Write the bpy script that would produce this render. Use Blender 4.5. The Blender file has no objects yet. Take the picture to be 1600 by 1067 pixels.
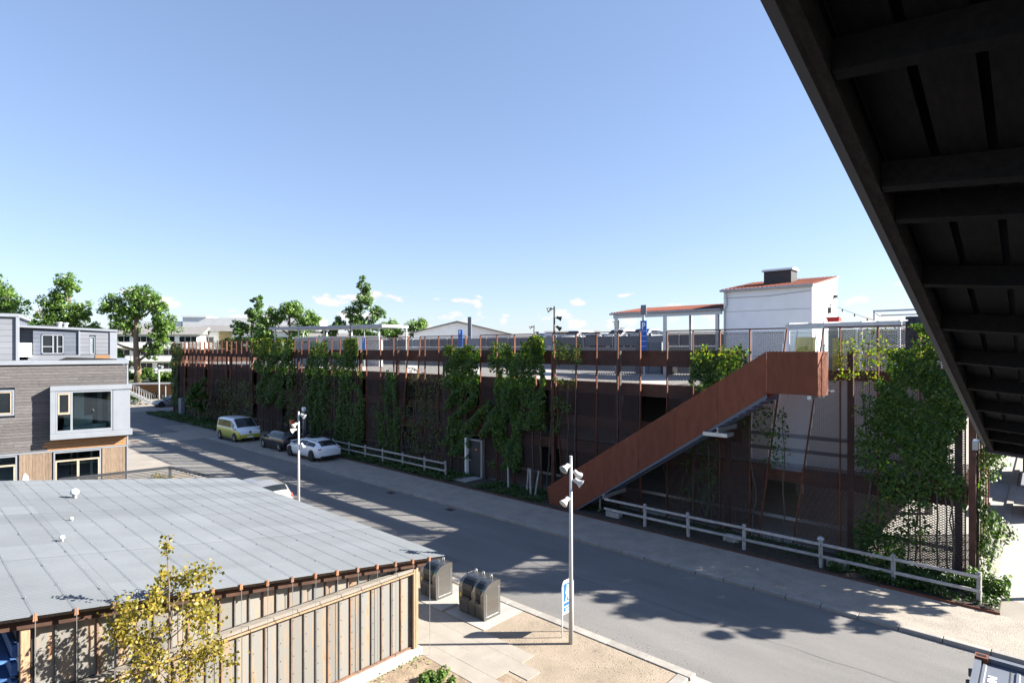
import bpy, bmesh, math, random
import numpy as np
from mathutils import Vector, Matrix
random.seed(7); RNG = np.random.default_rng(11)
S = bpy.context.scene
C = S.collection
R = math.radians
# ------------------------------------------------------------------ camera, sky, sun, exposure
cam_d = bpy.data.cameras.new('camera'); cam = bpy.data.objects.new('camera', cam_d); C.objects.link(cam)
cam_d.sensor_width = 36.0; cam_d.lens = 36.0*905/1600
cam_d.shift_y = (545-533.5)/1600
cam_d.clip_start = 0.05; cam_d.clip_end = 6000
cam.location = (0, 0, 7.9); cam.rotation_euler = (R(90), 0, R(42.576-90))
S.camera = cam
SUN_H = Vector((0.694, -0.72)).normalized(); SUN_EL = R(28.5)
W = bpy.data.worlds.new('World'); S.world = W; W.use_nodes = True
wn = W.node_tree; wn.nodes.clear()
w_out = wn.nodes.new('ShaderNodeOutputWorld'); w_bg = wn.nodes.new('ShaderNodeBackground')
sky = wn.nodes.new('ShaderNodeTexSky'); sky.sky_type = 'NISHITA'; sky.sun_disc = False
sky.sun_elevation = SUN_EL; sky.sun_rotation = math.atan2(SUN_H.x, SUN_H.y)
sky.altitude = 20; sky.air_density = 1.0; sky.dust_density = 0.35; sky.ozone_density = 1.6
w_bg.inputs['Strength'].default_value = 0.052
# small fair-weather clouds low over the horizon
tc = wn.nodes.new('ShaderNodeTexCoord'); mp = wn.nodes.new('ShaderNodeMapping')
mp.inputs['Scale'].default_value = (1, 1, 2.3)
nz = wn.nodes.new('ShaderNodeTexNoise'); nz.inputs['Scale'].default_value = 17; nz.inputs['Detail'].default_value = 7
nz.inputs['Roughness'].default_value = 0.52
wn.links.new(tc.outputs['Generated'], mp.inputs['Vector']); wn.links.new(mp.outputs['Vector'], nz.inputs['Vector'])
sep = wn.nodes.new('ShaderNodeSeparateXYZ'); wn.links.new(tc.outputs['Generated'], sep.inputs['Vector'])
band = wn.nodes.new('ShaderNodeValToRGB'); el = band.color_ramp.elements
el[0].position = 0.0; el[0].color = (.75, .75, .75, 1); el[1].position = 0.16; el[1].color = (0, 0, 0, 1)
e = el.new(0.045); e.color = (1, 1, 1, 1); e = el.new(0.09); e.color = (.90, .90, .90, 1)
wn.links.new(sep.outputs['Z'], band.inputs['Fac'])
thr = wn.nodes.new('ShaderNodeMath'); thr.operation = 'MULTIPLY'
wn.links.new(nz.outputs['Fac'], thr.inputs[0]); wn.links.new(band.outputs['Color'], thr.inputs[1])
cm = wn.nodes.new('ShaderNodeMapRange'); cm.interpolation_type = 'SMOOTHSTEP'
cm.inputs['From Min'].default_value = 0.525; cm.inputs['From Max'].default_value = 0.60
wn.links.new(thr.outputs[0], cm.inputs['Value'])
cmix = wn.nodes.new('ShaderNodeMix'); cmix.data_type = 'RGBA'
wn.links.new(cm.outputs['Result'], cmix.inputs['Factor'])
cmix.inputs['B'].default_value = (4.7, 4.65, 4.6, 1)
tint = wn.nodes.new('ShaderNodeVectorMath'); tint.operation = 'MULTIPLY'; tint.inputs[1].default_value = (1.30, 1.43, 1.76)
gam = wn.nodes.new('ShaderNodeGamma'); gam.inputs['Gamma'].default_value = .65; wn.links.new(sky.outputs['Color'], gam.inputs['Color'])
wn.links.new(gam.outputs['Color'], tint.inputs[0]); wn.links.new(tint.outputs['Vector'], cmix.inputs['A'])
wn.links.new(cmix.outputs['Result'], w_bg.inputs['Color']); wn.links.new(w_bg.outputs['Background'], w_out.inputs['Surface'])
sun_d = bpy.data.lights.new('sun', 'SUN'); sun_d.energy = 5.0; sun_d.angle = R(0.53); sun_d.color = (1, .93, .82)
sun = bpy.data.objects.new('sun', sun_d); C.objects.link(sun); sun.location = (60, -60, 60)
sd = Vector((SUN_H.x*math.cos(SUN_EL), SUN_H.y*math.cos(SUN_EL), math.sin(SUN_EL)))
sun.rotation_euler = (-sd).to_track_quat('-Z', 'Y').to_euler()
vs = S.view_settings; vs.view_transform = 'Standard'; vs.look = 'None'; vs.exposure = 2.05; vs.gamma = 1; vs.use_curve_mapping = False
S.cycles.max_bounces = 8; S.cycles.transparent_max_bounces = 16; S.cycles.caustics_reflective = False; S.cycles.caustics_refractive = False

# ------------------------------------------------------------------ materials
MATS = {}
def pm(name, col, var=.18, scale=3.0, rough=.75, metal=0.0, bump=0.0, bscale=None, col2=None, stretch=(1, 1, 1), rnd=0.0, spec=.4, det=6, fine=0.0, fscale=60):
    """procedural material: world-space noise between two tones, optional fine grain, bump and per-object variation"""
    m = bpy.data.materials.new(name); m.use_nodes = True; t = m.node_tree; n = t.nodes; l = t.links
    b = n['Principled BSDF']; b.inputs['Roughness'].default_value = rough; b.inputs['Metallic'].default_value = metal
    b.inputs['Specular IOR Level'].default_value = spec
    g = n.new('ShaderNodeNewGeometry'); mpn = n.new('ShaderNodeMapping'); mpn.inputs['Scale'].default_value = stretch
    l.new(g.outputs['Position'], mpn.inputs['Vector'])
    nn = n.new('ShaderNodeTexNoise'); nn.inputs['Scale'].default_value = scale; nn.inputs['Detail'].default_value = det; nn.inputs['Roughness'].default_value = .6
    l.new(mpn.outputs['Vector'], nn.inputs['Vector'])
    rp = n.new('ShaderNodeValToRGB'); c1 = tuple(max(0, c*(1-var)) for c in col); c2 = col2 or tuple(min(1, c*(1+var)) for c in col)
    rp.color_ramp.elements[0].position = .32; rp.color_ramp.elements[1].position = .68
    rp.color_ramp.elements[0].color = (*c1, 1); rp.color_ramp.elements[1].color = (*c2, 1)
    l.new(nn.outputs['Fac'], rp.inputs['Fac']); out = rp.outputs['Color']
    if fine:
        fn = n.new('ShaderNodeTexNoise'); fn.inputs['Scale'].default_value = fscale; fn.inputs['Detail'].default_value = 3
        l.new(g.outputs['Position'], fn.inputs['Vector'])
        mr = n.new('ShaderNodeMapRange'); mr.inputs['From Min'].default_value = .3; mr.inputs['From Max'].default_value = .7
        mr.inputs['To Min'].default_value = 1-fine; mr.inputs['To Max'].default_value = 1+fine; l.new(fn.outputs['Fac'], mr.inputs['Value'])
        mx = n.new('ShaderNodeVectorMath'); mx.operation = 'SCALE'; l.new(out, mx.inputs[0]); l.new(mr.outputs['Result'], mx.inputs['Scale']); out = mx.outputs['Vector']
    if rnd:
        oi = n.new('ShaderNodeObjectInfo'); mr = n.new('ShaderNodeMapRange')
        mr.inputs['To Min'].default_value = 1-rnd; mr.inputs['To Max'].default_value = 1+rnd; l.new(oi.outputs['Random'], mr.inputs['Value'])
        mx = n.new('ShaderNodeVectorMath'); mx.operation = 'SCALE'; l.new(out, mx.inputs[0]); l.new(mr.outputs['Result'], mx.inputs['Scale']); out = mx.outputs['Vector']
    l.new(out, b.inputs['Base Color'])
    if bump:
        bn = n.new('ShaderNodeTexNoise'); bn.inputs['Scale'].default_value = bscale or scale*6; bn.inputs['Detail'].default_value = 4
        l.new(mpn.outputs['Vector'], bn.inputs['Vector'])
        bp = n.new('ShaderNodeBump'); bp.inputs['Strength'].default_value = bump; bp.inputs['Distance'].default_value = .02
        l.new(bn.outputs['Fac'], bp.inputs['Height']); l.new(bp.outputs['Normal'], b.inputs['Normal'])
    MATS[name] = m; return m
def leafmat(name, c1, c2, c3, trans=.35, rough=.45):
    m = bpy.data.materials.new(name); m.use_nodes = True; t = m.node_tree; n = t.nodes; l = t.links
    b = n['Principled BSDF']; b.inputs['Roughness'].default_value = rough; b.inputs['Specular IOR Level'].default_value = .35
    g = n.new('ShaderNodeNewGeometry'); rp = n.new('ShaderNodeValToRGB'); e = rp.color_ramp.elements
    e[0].position = 0; e[0].color = (*c1, 1); e[1].position = 1; e[1].color = (*c3, 1); k = e.new(.6); k.color = (*c2, 1)
    l.new(g.outputs['Random Per Island'], rp.inputs['Fac'])
    l.new(rp.outputs['Color'], b.inputs['Base Color'])
    tr = n.new('ShaderNodeBsdfTranslucent'); mxc = n.new('ShaderNodeVectorMath'); mxc.operation = 'MULTIPLY'
    mxc.inputs[1].default_value = (1.5, 1.7, .7); l.new(rp.outputs['Color'], mxc.inputs[0]); l.new(mxc.outputs['Vector'], tr.inputs['Color'])
    mx = n.new('ShaderNodeMixShader'); mx.inputs['Fac'].default_value = trans
    l.new(b.outputs['BSDF'], mx.inputs[1]); l.new(tr.outputs['BSDF'], mx.inputs[2]); l.new(mx.outputs['Shader'], n['Material Output'].inputs['Surface'])
    MATS[name] = m; return m
def glassmat(name, tint=(.8, .9, .88), refl=.12):
    m = bpy.data.materials.new(name); m.use_nodes = True; t = m.node_tree; n = t.nodes; l = t.links
    n.remove(n['Principled BSDF']); tr = n.new('ShaderNodeBsdfTransparent'); tr.inputs['Color'].default_value = (*tint, 1)
    gl = n.new('ShaderNodeBsdfGlossy'); gl.inputs['Roughness'].default_value = .02
    fr = n.new('ShaderNodeFresnel'); fr.inputs['IOR'].default_value = 1.5
    ad = n.new('ShaderNodeMath'); ad.operation = 'ADD'; ad.use_clamp = True; ad.inputs[1].default_value = refl; l.new(fr.outputs['Fac'], ad.inputs[0])
    mx = n.new('ShaderNodeMixShader'); l.new(ad.outputs[0], mx.inputs['Fac']); l.new(tr.outputs[0], mx.inputs[1]); l.new(gl.outputs[0], mx.inputs[2])
    l.new(mx.outputs[0], n['Material Output'].inputs['Surface']); MATS[name] = m; return m

M_ground = pm('m_ground', (.235, .215, .19), .15, .6, .95, bump=.3, bscale=30, fine=.12)
M_grass = pm('m_grass_ground', (.105, .112, .06), .3, .5, .95, bump=.4, bscale=20)
def asphalt(name, c):
    return pm(name, c, .13, .55, .9, bump=.4, bscale=90, fine=.15, fscale=70, det=10, stretch=(1.6, .35, 1))
M_road = asphalt('m_asphalt', (.150, .146, .143))
M_gravel = pm('m_gravel', (.255, .21, .16), .16, 1.1, .97, bump=.8, bscale=45, fine=.30, fscale=38)
M_gravel2 = pm('m_gravel_pavement', (.28, .25, .215), .14, 1.3, .97, bump=.8, bscale=45, fine=.32, fscale=36)
M_kerb = pm('m_kerbstone', (.265, .25, .23), .12, 4, .85, bump=.25, rnd=.10, fine=.10)
M_slab = pm('m_slab', (.265, .24, .208), .08, 2.0, .9, bump=.15, rnd=.05, fine=.06)
M_conc = pm('m_concrete', (.31, .30, .285), .10, 1.4, .88, bump=.15, fine=.06)
M_plinth = pm('m_plinth', (.46, .45, .42), .16, 5, .85, bump=.3, fine=.12)
M_soil = pm('m_soil', (.055, .045, .035), .35, 5, .98, bump=.9)
M_bedsand = pm('m_sandy_soil', (.23, .175, .125), .3, 3, .97, bump=.8, fine=.25, fscale=30)
M_corten = pm('m_corten', (.150, .046, .023), .18, 2.6, .82, bump=.12, bscale=40, fine=.12, fscale=45, rnd=.10, stretch=(1, 1.6, .5), det=10)
M_corten_d = pm('m_corten_dark', (.088, .040, .027), .3, 3, .85, fine=.12, rnd=.08)
M_mull = pm('m_corten_mullion', (.105, .038, .021), .3, 3, .85, fine=.12, rnd=.12)
M_meshm = pm('m_expanded_metal', (.060, .033, .025), .25, 3, .7, metal=0)
M_galv = pm('m_galvanised', (.42, .44, .46), .10, 6, .42, metal=.75, rnd=.04)
M_polew = pm('m_lamp_grey', (.42, .43, .44), .06, 6, .42, metal=.1)
M_spot = pm('m_spot_grey', (.40, .40, .39), .05, 6, .4)
M_steel = pm('m_brushed_steel', (.225, .215, .20), .10, 2, .33, metal=.9, stretch=(1, 1, 8))
M_white = pm('m_white_panel', (.84, .85, .86), .03, 1.5, .6)
M_whiter = pm('m_white_render', (.74, .74, .72), .06, 1.0, .8)
M_dark = pm('m_dark_metal', (.030, .032, .036), .2, 5, .55)
M_black = pm('m_black', (.012, .012, .013), .2, 5, .5)
M_rubber = pm('m_tyre', (.018, .018, .019), .2, 20, .85)
M_greyfence = pm('m_grey_timber', (.36, .345, .33), .22, 5, .9, bump=.3, stretch=(1, 1, 1), rnd=.12, fine=.12)
M_woodw = pm('m_weathered_wood', (.106, .100, .102), .34, 7, .9, bump=.35, stretch=(.7, .7, 9), rnd=.18, fine=.15)
M_woodv = pm('m_larch_vertical', (.20, .148, .108), .32, 6, .88, bump=.3, stretch=(9, 9, .6), rnd=.20, fine=.15)
M_woodo = pm('m_larch_fresh', (.27, .145, .07), .25, 6, .8, bump=.25, stretch=(.7, .7, 9), rnd=.15)
M_post = pm('m_timber_post', (.30, .20, .125), .25, 5, .85, bump=.25, stretch=(8, 8, .6), fine=.12)
M_beam = pm('m_timber_beam', (.20, .182, .16), .22, 4, .85, bump=.3, stretch=(.6, 8, 8), fine=.12)
M_fascia = pm('m_rusty_fascia', (.045, .022, .014), .4, 4, .9)
M_clip = pm('m_rusty_clip', (.27, .12, .06), .3, 9, .85, rnd=.15)
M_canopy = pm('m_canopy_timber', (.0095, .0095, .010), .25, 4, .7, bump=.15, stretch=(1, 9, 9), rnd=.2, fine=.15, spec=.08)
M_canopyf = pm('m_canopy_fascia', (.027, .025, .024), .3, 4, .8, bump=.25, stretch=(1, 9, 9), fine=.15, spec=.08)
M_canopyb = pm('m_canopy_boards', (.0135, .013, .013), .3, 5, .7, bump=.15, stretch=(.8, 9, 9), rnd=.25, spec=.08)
M_navy = pm('m_navy_steel', (.020, .026, .042), .2, 5, .5)
M_roofm = pm('m_corrugated_roof', (.107, .119, .133), .08, .7, .55, metal=.0, rnd=.09, fine=.05)
M_alu = pm('m_aluminium', (.28, .305, .345), .05, 2, .45, metal=.35)
M_greypan = pm('m_grey_panel', (.165, .178, .205), .06, 1.5, .65, rnd=.08)
M_greypan2 = pm('m_slate_panel', (.10, .116, .15), .07, 1.5, .6, rnd=.08)
M_pinef = pm('m_pine_frame', (.33, .275, .215), .15, 5, .7)
M_tile = pm('m_red_tile', (.32, .105, .065), .22, 3, .85, bump=.3, fine=.18, rnd=.1)
M_blue = pm('m_sign_blue', (.018, .105, .40), .04, 3, .45)
M_signw = pm('m_sign_white', (.80, .81, .83), .03, 3, .45)
M_blued = pm('m_blue_board', (.05, .13, .32), .22, 3, .7, rnd=.15, fine=.1)
M_contn = pm('m_container_grey', (.115, .13, .162), .06, 1.5, .5, rnd=.03, fine=.04)
M_brick = pm('m_pale_brick', (.50, .41, .33), .12, 2, .9, fine=.2, fscale=9)
M_ochre = pm('m_ochre_render', (.36, .28, .13), .10, 2, .85)
M_greyroof = pm('m_grey_roof', (.17, .165, .165), .12, 1, .85)
M_bark = pm('m_bark', (.16, .115, .08), .3, 6, .95, bump=.6, stretch=(6, 6, 1))
M_twig = pm('m_dry_stem', (.085, .072, .062), .3, 6, .95)
M_yellow = pm('m_poster_yellow', (.62, .52, .10), .10, 2, .7)
M_red = pm('m_red', (.55, .03, .03), .05, 3, .5)
M_orange = pm('m_orange', (.70, .16, .05), .05, 3, .5)
M_green = pm('m_green', (.03, .30, .12), .1, 3, .6)
M_glassd = pm('m_dark_glass', (.012, .016, .020), .2, 2, .04, spec=.35)
M_glassl = pm('m_light_glass', (.20, .25, .26), .3, 1.2, .05, spec=.9)
M_glass = glassmat('m_clear_glass')
M_film = glassmat('m_greenhouse_glass', (.86, .93, .95), .10)
M_fabric = pm('m_white_fabric', (.72, .72, .73), .06, 6, .9)
L_vine = leafmat('m_vine_leaf', (.018, .048, .008), (.042, .100, .014), (.125, .185, .027), .36)
L_viney = leafmat('m_vine_leaf_yellow', (.080, .140, .015), (.190, .235, .028), (.36, .32, .040), .48)
L_vineb = leafmat('m_vine_leaf_brown', (.040, .050, .015), (.085, .070, .022), (.12, .09, .03), .25)
L_tree = leafmat('m_tree_leaf', (.050, .100, .018), (.105, .195, .038), (.21, .31, .085), .36, .36)
L_treed = leafmat('m_tree_leaf_dark', (.042, .088, .022), (.085, .165, .042), (.17, .26, .085), .34, .38)
L_bush = leafmat('m_bush_leaf', (.030, .070, .012), (.080, .150, .025), (.17, .24, .05), .35)
L_sap = leafmat('m_autumn_leaf', (.10, .098, .012), (.215, .17, .020), (.33, .25, .045), .38)
L_grass = leafmat('m_ground_leaf', (.018, .042, .010), (.040, .085, .016), (.080, .13, .030), .3)
def paint(name, c, metal=0.0, rough=.28):
    m = pm(name, c, .03, 2, rough, metal=metal, spec=.5); b = m.node_tree.nodes['Principled BSDF']
    b.inputs['Coat Weight'].default_value = .6; b.inputs['Coat Roughness'].default_value = .05; return m
P_white = paint('m_paint_white', (.74, .76, .79)); P_lime = paint('m_paint_lime', (.46, .44, .045)); P_black = paint('m_paint_black', (.006, .006, .007), 0, .2)
P_silver = paint('m_paint_silver', (.27, .262, .25), .3); P_grey = paint('m_paint_grey', (.34, .35, .37), .4); P_dblue = paint('m_paint_darkblue', (.03, .04, .07), .2)

# ------------------------------------------------------------------ mesh helpers
class MB:
    def __init__(s): s.v = []; s.f = []
    def add(s, vs, fs):
        o = len(s.v); s.v += [tuple(v) for v in vs]; s.f += [tuple(i+o for i in f) for f in fs]; return s
    def box(s, x0, x1, y0, y1, z0, z1):
        return s.add([(x0, y0, z0), (x1, y0, z0), (x1, y1, z0), (x0, y1, z0), (x0, y0, z1), (x1, y0, z1), (x1, y1, z1), (x0, y1, z1)],
                     [(0, 3, 2, 1), (4, 5, 6, 7), (0, 1, 5, 4), (1, 2, 6, 5), (2, 3, 7, 6), (3, 0, 4, 7)])
    def bar(s, a, b, w, h=None, up=(0, 0, 1)):
        """rectangular bar from a to b; w across, h along up"""
        h = h or w; a = Vector(a); b = Vector(b); d = (b-a).normalized(); u = Vector(up)
        sx = d.cross(u)
        if sx.length < 1e-4: sx = d.cross(Vector((1, 0, 0)))
        sx.normalize(); u = sx.cross(d).normalized(); p = []
        for q in (a, b):
            for i, j in ((-1, -1), (1, -1), (1, 1), (-1, 1)): p.append(q+sx*(i*w/2)+u*(j*h/2))
        return s.add(p, [(0, 3, 2, 1)[::-1], (4, 5, 6, 7)[::-1], (0, 1, 5, 4)[::-1], (1, 2, 6, 5)[::-1], (2, 3, 7, 6)[::-1], (3, 0, 4, 7)[::-1]])
    def tube(s, pts, rad, n=8, cap=True):
        pts = [Vector(p) for p in pts]; rad = rad if hasattr(rad, '__len__') else [rad]*len(pts); o = len(s.v); m = len(pts)
        pu = None
        for i, p in enumerate(pts):
            d = (pts[min(i+1, m-1)]-pts[max(i-1, 0)]); d = d.normalized() if d.length > 1e-7 else Vector((0, 0, 1))
            if pu is None: pu = d.orthogonal().normalized()
            sx = d.cross(pu)
            if sx.length < 1e-5: sx = d.orthogonal()
            sx.normalize(); pu = sx.cross(d).normalized()
            for k in range(n):
                a = 2*math.pi*k/n; s.v.append(tuple(p+(sx*math.cos(a)+pu*math.sin(a))*rad[i]))
        for i in range(m-1):
            for k in range(n):
                k2 = (k+1) % n; s.f.append((o+i*n+k, o+i*n+k2, o+(i+1)*n+k2, o+(i+1)*n+k))
        if cap: s.f.append(tuple(o+k for k in range(n))[::-1]); s.f.append(tuple(o+(m-1)*n+k for k in range(n)))
        return s
    def prism(s, poly, axis, a, b):
        """polygon of 2d points extruded along axis 'x','y' or 'z' from a to b"""
        def P(p, t): return {'x': (t, p[0], p[1]), 'y': (p[0], t, p[1]), 'z': (p[0], p[1], t)}[axis]
        n = len(poly); v = [P(p, a) for p in poly]+[P(p, b) for p in poly]
        return s.add(v, [tuple(range(n))[::-1], tuple(range(n, 2*n))]+[(i, (i+1) % n, n+(i+1) % n, n+i) for i in range(n)])
    def quad(s, *p): return s.add(p, [tuple(range(len(p)))])
    def mesh(s, name, smooth=False):
        me = bpy.data.meshes.new(name); me.from_pydata(s.v, [], s.f); me.update()
        if smooth: me.polygons.foreach_set('use_smooth', [True]*len(me.polygons))
        return me
def lathe(prof, n=16):
    m = MB(); k = len(prof)
    for r, z in prof:
        for i in range(n): a = 2*math.pi*i/n; m.v.append((r*math.cos(a), r*math.sin(a), z))
    for j in range(k-1):
        for i in range(n): m.f.append((j*n+i, j*n+(i+1) % n, (j+1)*n+(i+1) % n, (j+1)*n+i))
    m.f.append(tuple(range(n))[::-1]); m.f.append(tuple((k-1)*n+i for i in range(n))); return m
def fixn(me):
    bm = bmesh.new(); bm.from_mesh(me); bmesh.ops.recalc_face_normals(bm, faces=bm.faces); bm.to_mesh(me); bm.free(); return me
def tag(o, label=None, cat=None, group=None, kind=None):
    for k, v in (('label', label), ('category', cat), ('group', group), ('kind', kind)):
        if v: o[k] = v
    return o
def thing(name, label, cat, loc=(0, 0, 0), rz=0, group=None):
    o = bpy.data.objects.new(name, None); C.objects.link(o); o.location = loc; o.rotation_euler = (0, 0, rz); o.empty_display_size = .2
    return tag(o, label, cat, group)
def obj(name, m, mat, parent=None, loc=None, smooth=False, bevel=0, local=False, fix=True, rot=None):
    """m: MB or Mesh. Geometry is in world coordinates unless local=True (coordinates of the parent)."""
    me = m.mesh(name, smooth) if isinstance(m, MB) else m
    if isinstance(m, MB) and fix: fixn(me)
    if mat is not None and not len(me.materials): me.materials.append(mat)
    o = bpy.data.objects.new(name, me); C.objects.link(o)
    if parent is not None:
        o.parent = parent
        if not local:
            q = parent; off = Vector((0, 0, 0))
            while q is not None: off += Vector(q.location); q = q.parent
            o.location = Vector(loc or (0, 0, 0))-off
        else: o.location = loc or (0, 0, 0)
    elif loc: o.location = loc
    if rot: o.rotation_euler = rot
    if bevel:
        b = o.modifiers.new('bevel', 'BEVEL'); b.width = bevel; b.segments = 2; b.limit_method = 'ANGLE'; b.angle_limit = R(40)
    return o
def struct(name, m, mat, label=None, **k):
    o = obj(name, m, mat, **k); return tag(o, label, None, None, 'structure')
def sheet(x0, x1, y0, y1, z, nx=1, ny=1):
    m = MB()
    for i in range(nx+1):
        for j in range(ny+1): m.v.append((x0+(x1-x0)*i/nx, y0+(y1-y0)*j/ny, z))
    for i in range(nx):
        for j in range(ny): a = i*(ny+1)+j; m.f.append((a, a+ny+1, a+ny+2, a+1))
    return m
def leaf_mesh(name, P, N, size, fold=.25, aspect=.75):
    """P (n,3) leaf bases, N (n,3) facing directions, size (n,): folded four-point leaves, two triangles each"""
    n = len(P); N = N/np.maximum(np.linalg.norm(N, axis=1, keepdims=True), 1e-6)
    T = RNG.normal(size=(n, 3)); T[:, 2] -= .6; T -= N*np.sum(T*N, axis=1, keepdims=True); T /= np.maximum(np.linalg.norm(T, axis=1, keepdims=True), 1e-6)
    B = np.cross(N, T); s = size[:, None]
    v = np.empty((n, 4, 3)); v[:, 0] = P-T*s*.5; v[:, 1] = P+B*s*.5*aspect+N*s*fold*.5; v[:, 2] = P+T*s*.5; v[:, 3] = P-B*s*.5*aspect+N*s*fold*.5
    me = bpy.data.meshes.new(name); me.vertices.add(4*n); me.vertices.foreach_set('co', v.reshape(-1).astype(np.float32))
    me.loops.add(6*n); me.polygons.add(2*n)
    base = np.arange(n)[:, None]*4; me.loops.foreach_set('vertex_index', (base+np.array([[0, 1, 2, 0, 2, 3]])).reshape(-1).astype(np.int32))
    me.polygons.foreach_set('loop_start', (np.arange(2*n)*3).astype(np.int32)); me.polygons.foreach_set('loop_total', np.full(2*n, 3, np.int32))
    me.update(calc_edges=True); me.validate(); return me
def leaves(name, P, N, size, mat, parent, kind='stuff', **k):
    me = leaf_mesh(name, np.asarray(P, float), np.asarray(N, float), np.asarray(size, float), **k)
    o = obj(name, me, mat, parent); o['kind'] = kind; return o
def vnoise(p, f, seed):
    """cheap smooth pseudo-noise 0..1 from sines"""
    r = np.random.default_rng(seed); a = np.zeros(len(p))
    for i in range(5):
        d = r.normal(size=p.shape[1]); a += np.sin(p@d*f*(1+.5*i)+r.uniform(0, 6.28))/(1+.35*i)
    return .5+a/6.0

# ================================================================== SETTING
struct('ground', sheet(-1500, 2500, -1500, 2500, 0, 8, 8), M_ground)
struct('street_paving', sheet(-30, 24, -30, 100, .004, 1, 1), M_ground)
struct('road', sheet(13.32, 19.30, -25, 66, .008, 6, 60), M_road)
struct('far_road', sheet(6, 27, 66, 84, .008, 2, 2), M_road)
struct('side_street', sheet(24, 120, -25, 2.3, .006, 4, 4), M_conc)
# raised crossing of pale concrete slabs
cr = struct('crossing', sheet(9.6, 21.8, 54.6, 60.5, .016), M_conc)
for i in range(5):
    obj('slab', MB().box(10+2.35*i, 12.33+2.35*i, 54.8, 60.3, .018, .03), M_slab, cr)
# far pavement, a step above the road, with kerb stones laid end to end
pav = struct('pavement', MB().box(19.52, 22.16, -25, 50, -.1, .105), M_gravel2)
lay = struct('parking_bay', MB().box(19.52, 22.9, 50.02, 54.58, -.1, .03), M_conc)
km = MB().box(0, .21, 0, .985, -.1, .125); kme = fixn(km.mesh('kerbstone'))
kerb = struct('kerb', MB().box(19.3, 19.5, -25.0, -8.0, -.1, .12), M_kerb)
for i in range(58):
    o = obj('kerbstone', kme, M_kerb, kerb, (19.30+random.uniform(-.006, .006), -7.98+i*1.0, random.uniform(-.006, .006)), bevel=.02)
# near side: gravel verge, flush kerb, paving slabs beside the shed
struct('gravel_verge', MB().box(9.45, 13.0, 6.55, 40, -.1, .05), M_gravel)
nk = struct('near_kerb', MB().box(13.02, 13.32, 30, 40, -.1, .07), M_kerb)
km2 = fixn(MB().box(0, .29, 0, 1.19, -.1, .075).mesh('kerbstone'))
for i in range(20): obj('kerbstone', km2, M_kerb, nk, (13.02+random.uniform(-.005, .005), 6.2+i*1.2, random.uniform(-.004, .004)), bevel=.015)
km3 = fixn(MB().box(0, 1.1, 0, .28, -.1, .075).mesh('kerbstone'))
for i in range(4): obj('kerbstone', km3, M_kerb, nk, (11.9-1.12*i, 6.24, 0), bevel=.015)
struct('forecourt', sheet(-12, 13.3, -20, 6.2, .014), M_conc)
sp = struct('slab_path', MB().box(9.36, 11.3, 8.6, 25.6, -.1, .055), M_gravel)
slab_me = fixn(MB().box(0, .475, 0, 1.38, .05, .072).mesh('slab'))
for i in range(4):
    for j in range(11): obj('slab', slab_me, M_slab, sp, (9.38+.48*i, 9.0+1.39*j+(.6 if i % 2 else 0), random.uniform(-.003, .002)))
struct('planting_bed', MB().box(22.24, 24.5, .98, 50, -.1, .13), M_soil)
struct('near_bed', MB().box(1.0, 10.2, 6.6, 11.75, -.1, .062), M_bedsand)
# terrace with retaining bank behind the far end of the street
struct('terrace', MB().prism([(12, 112), (44, 104), (120, 103.5), (400, 160), (400, 400), (-200, 400), (-200, 112)], 'z', -.5, 2.35), M_grass)
edge = thing('edging_strip', 'rusty steel edging strip between gravel pavement and planting bed', 'edging', (22.2, 1, 0))
for i in range(16): obj('edging_plate', MB().box(22.18, 22.205, .95+3.05*i, 3.97+3.05*i, 0, .17-.01*(i % 2)), M_corten_d if i else M_corten, edge)  # shade painted in: only the sunlit end plate keeps the brighter rust

# ================================================================== PARKING GARAGE
FX = 24.6; ZT = 8.7
gar = thing('parking_garage', 'long parking garage behind rusty expanded metal mesh with open decks', 'parking garage', (FX, 1.9, 0))
obj('ground_floor', MB().box(24.95, 60, 2.0, 80.4, .0, .12), M_conc, gar)
def deck(z0, z1, x1=60):
    obj('deck', MB().box(25.35, x1, 9.6, 80.3, z0, z1).box(28.4 if z1 > 5 else 25.35, x1, 2.25, 9.599, z0, z1), M_conc, gar)
    obj('edge_beam', MB().box(25.0, 25.34, 9.6 if z1 > 5 else 1.95, 80.4, z0-.25, z1), M_corten_d, gar)
deck(2.72, 3.05); deck(5.85, 6.2)
obj('edge_beam', MB().box(25.36, 45, 1.93, 2.24, 5.6, 6.2), M_corten_d, gar); obj('edge_beam', MB().box(25.36, 45, 1.93, 2.24, 2.5, 3.05), M_corten_d, gar)
obj('upper_deck', MB().box(41, 60, 2.4, 80.2, 7.6, 7.95), M_conc, gar)
obj('retaining_wall', MB().box(40.7, 40.98, 2.4, 80.2, 6.2, 8.05), M_conc, gar)
obj('end_wall', MB().box(25.0, 59.9, 80.42, 80.6, .1, 7.76), M_corten_d, gar)
obj('rear_wall', MB().box(60, 60.3, 1.9, 80.4, .1, 8.0), M_corten_d, gar)
# parapet sheets, raised clear of the deck
y = 9.6
while y < 80.2:
    y2 = min(y+3.0, 80.3); obj('parapet_sheet', MB().box(25.16, 25.22, y+.01, y2-.01, 7.05, 7.76), M_corten_d, gar); y = y2
obj('parapet_rail', MB().box(25.10, 25.28, 9.6, 80.3, 7.763, 7.82), M_corten_d, gar)
x = 25.4
while x < 44: obj('parapet_sheet', MB().box(x+.01, x+2.99, 2.05, 2.11, 7.05, 7.76), M_corten_d, gar); x += 3
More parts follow.
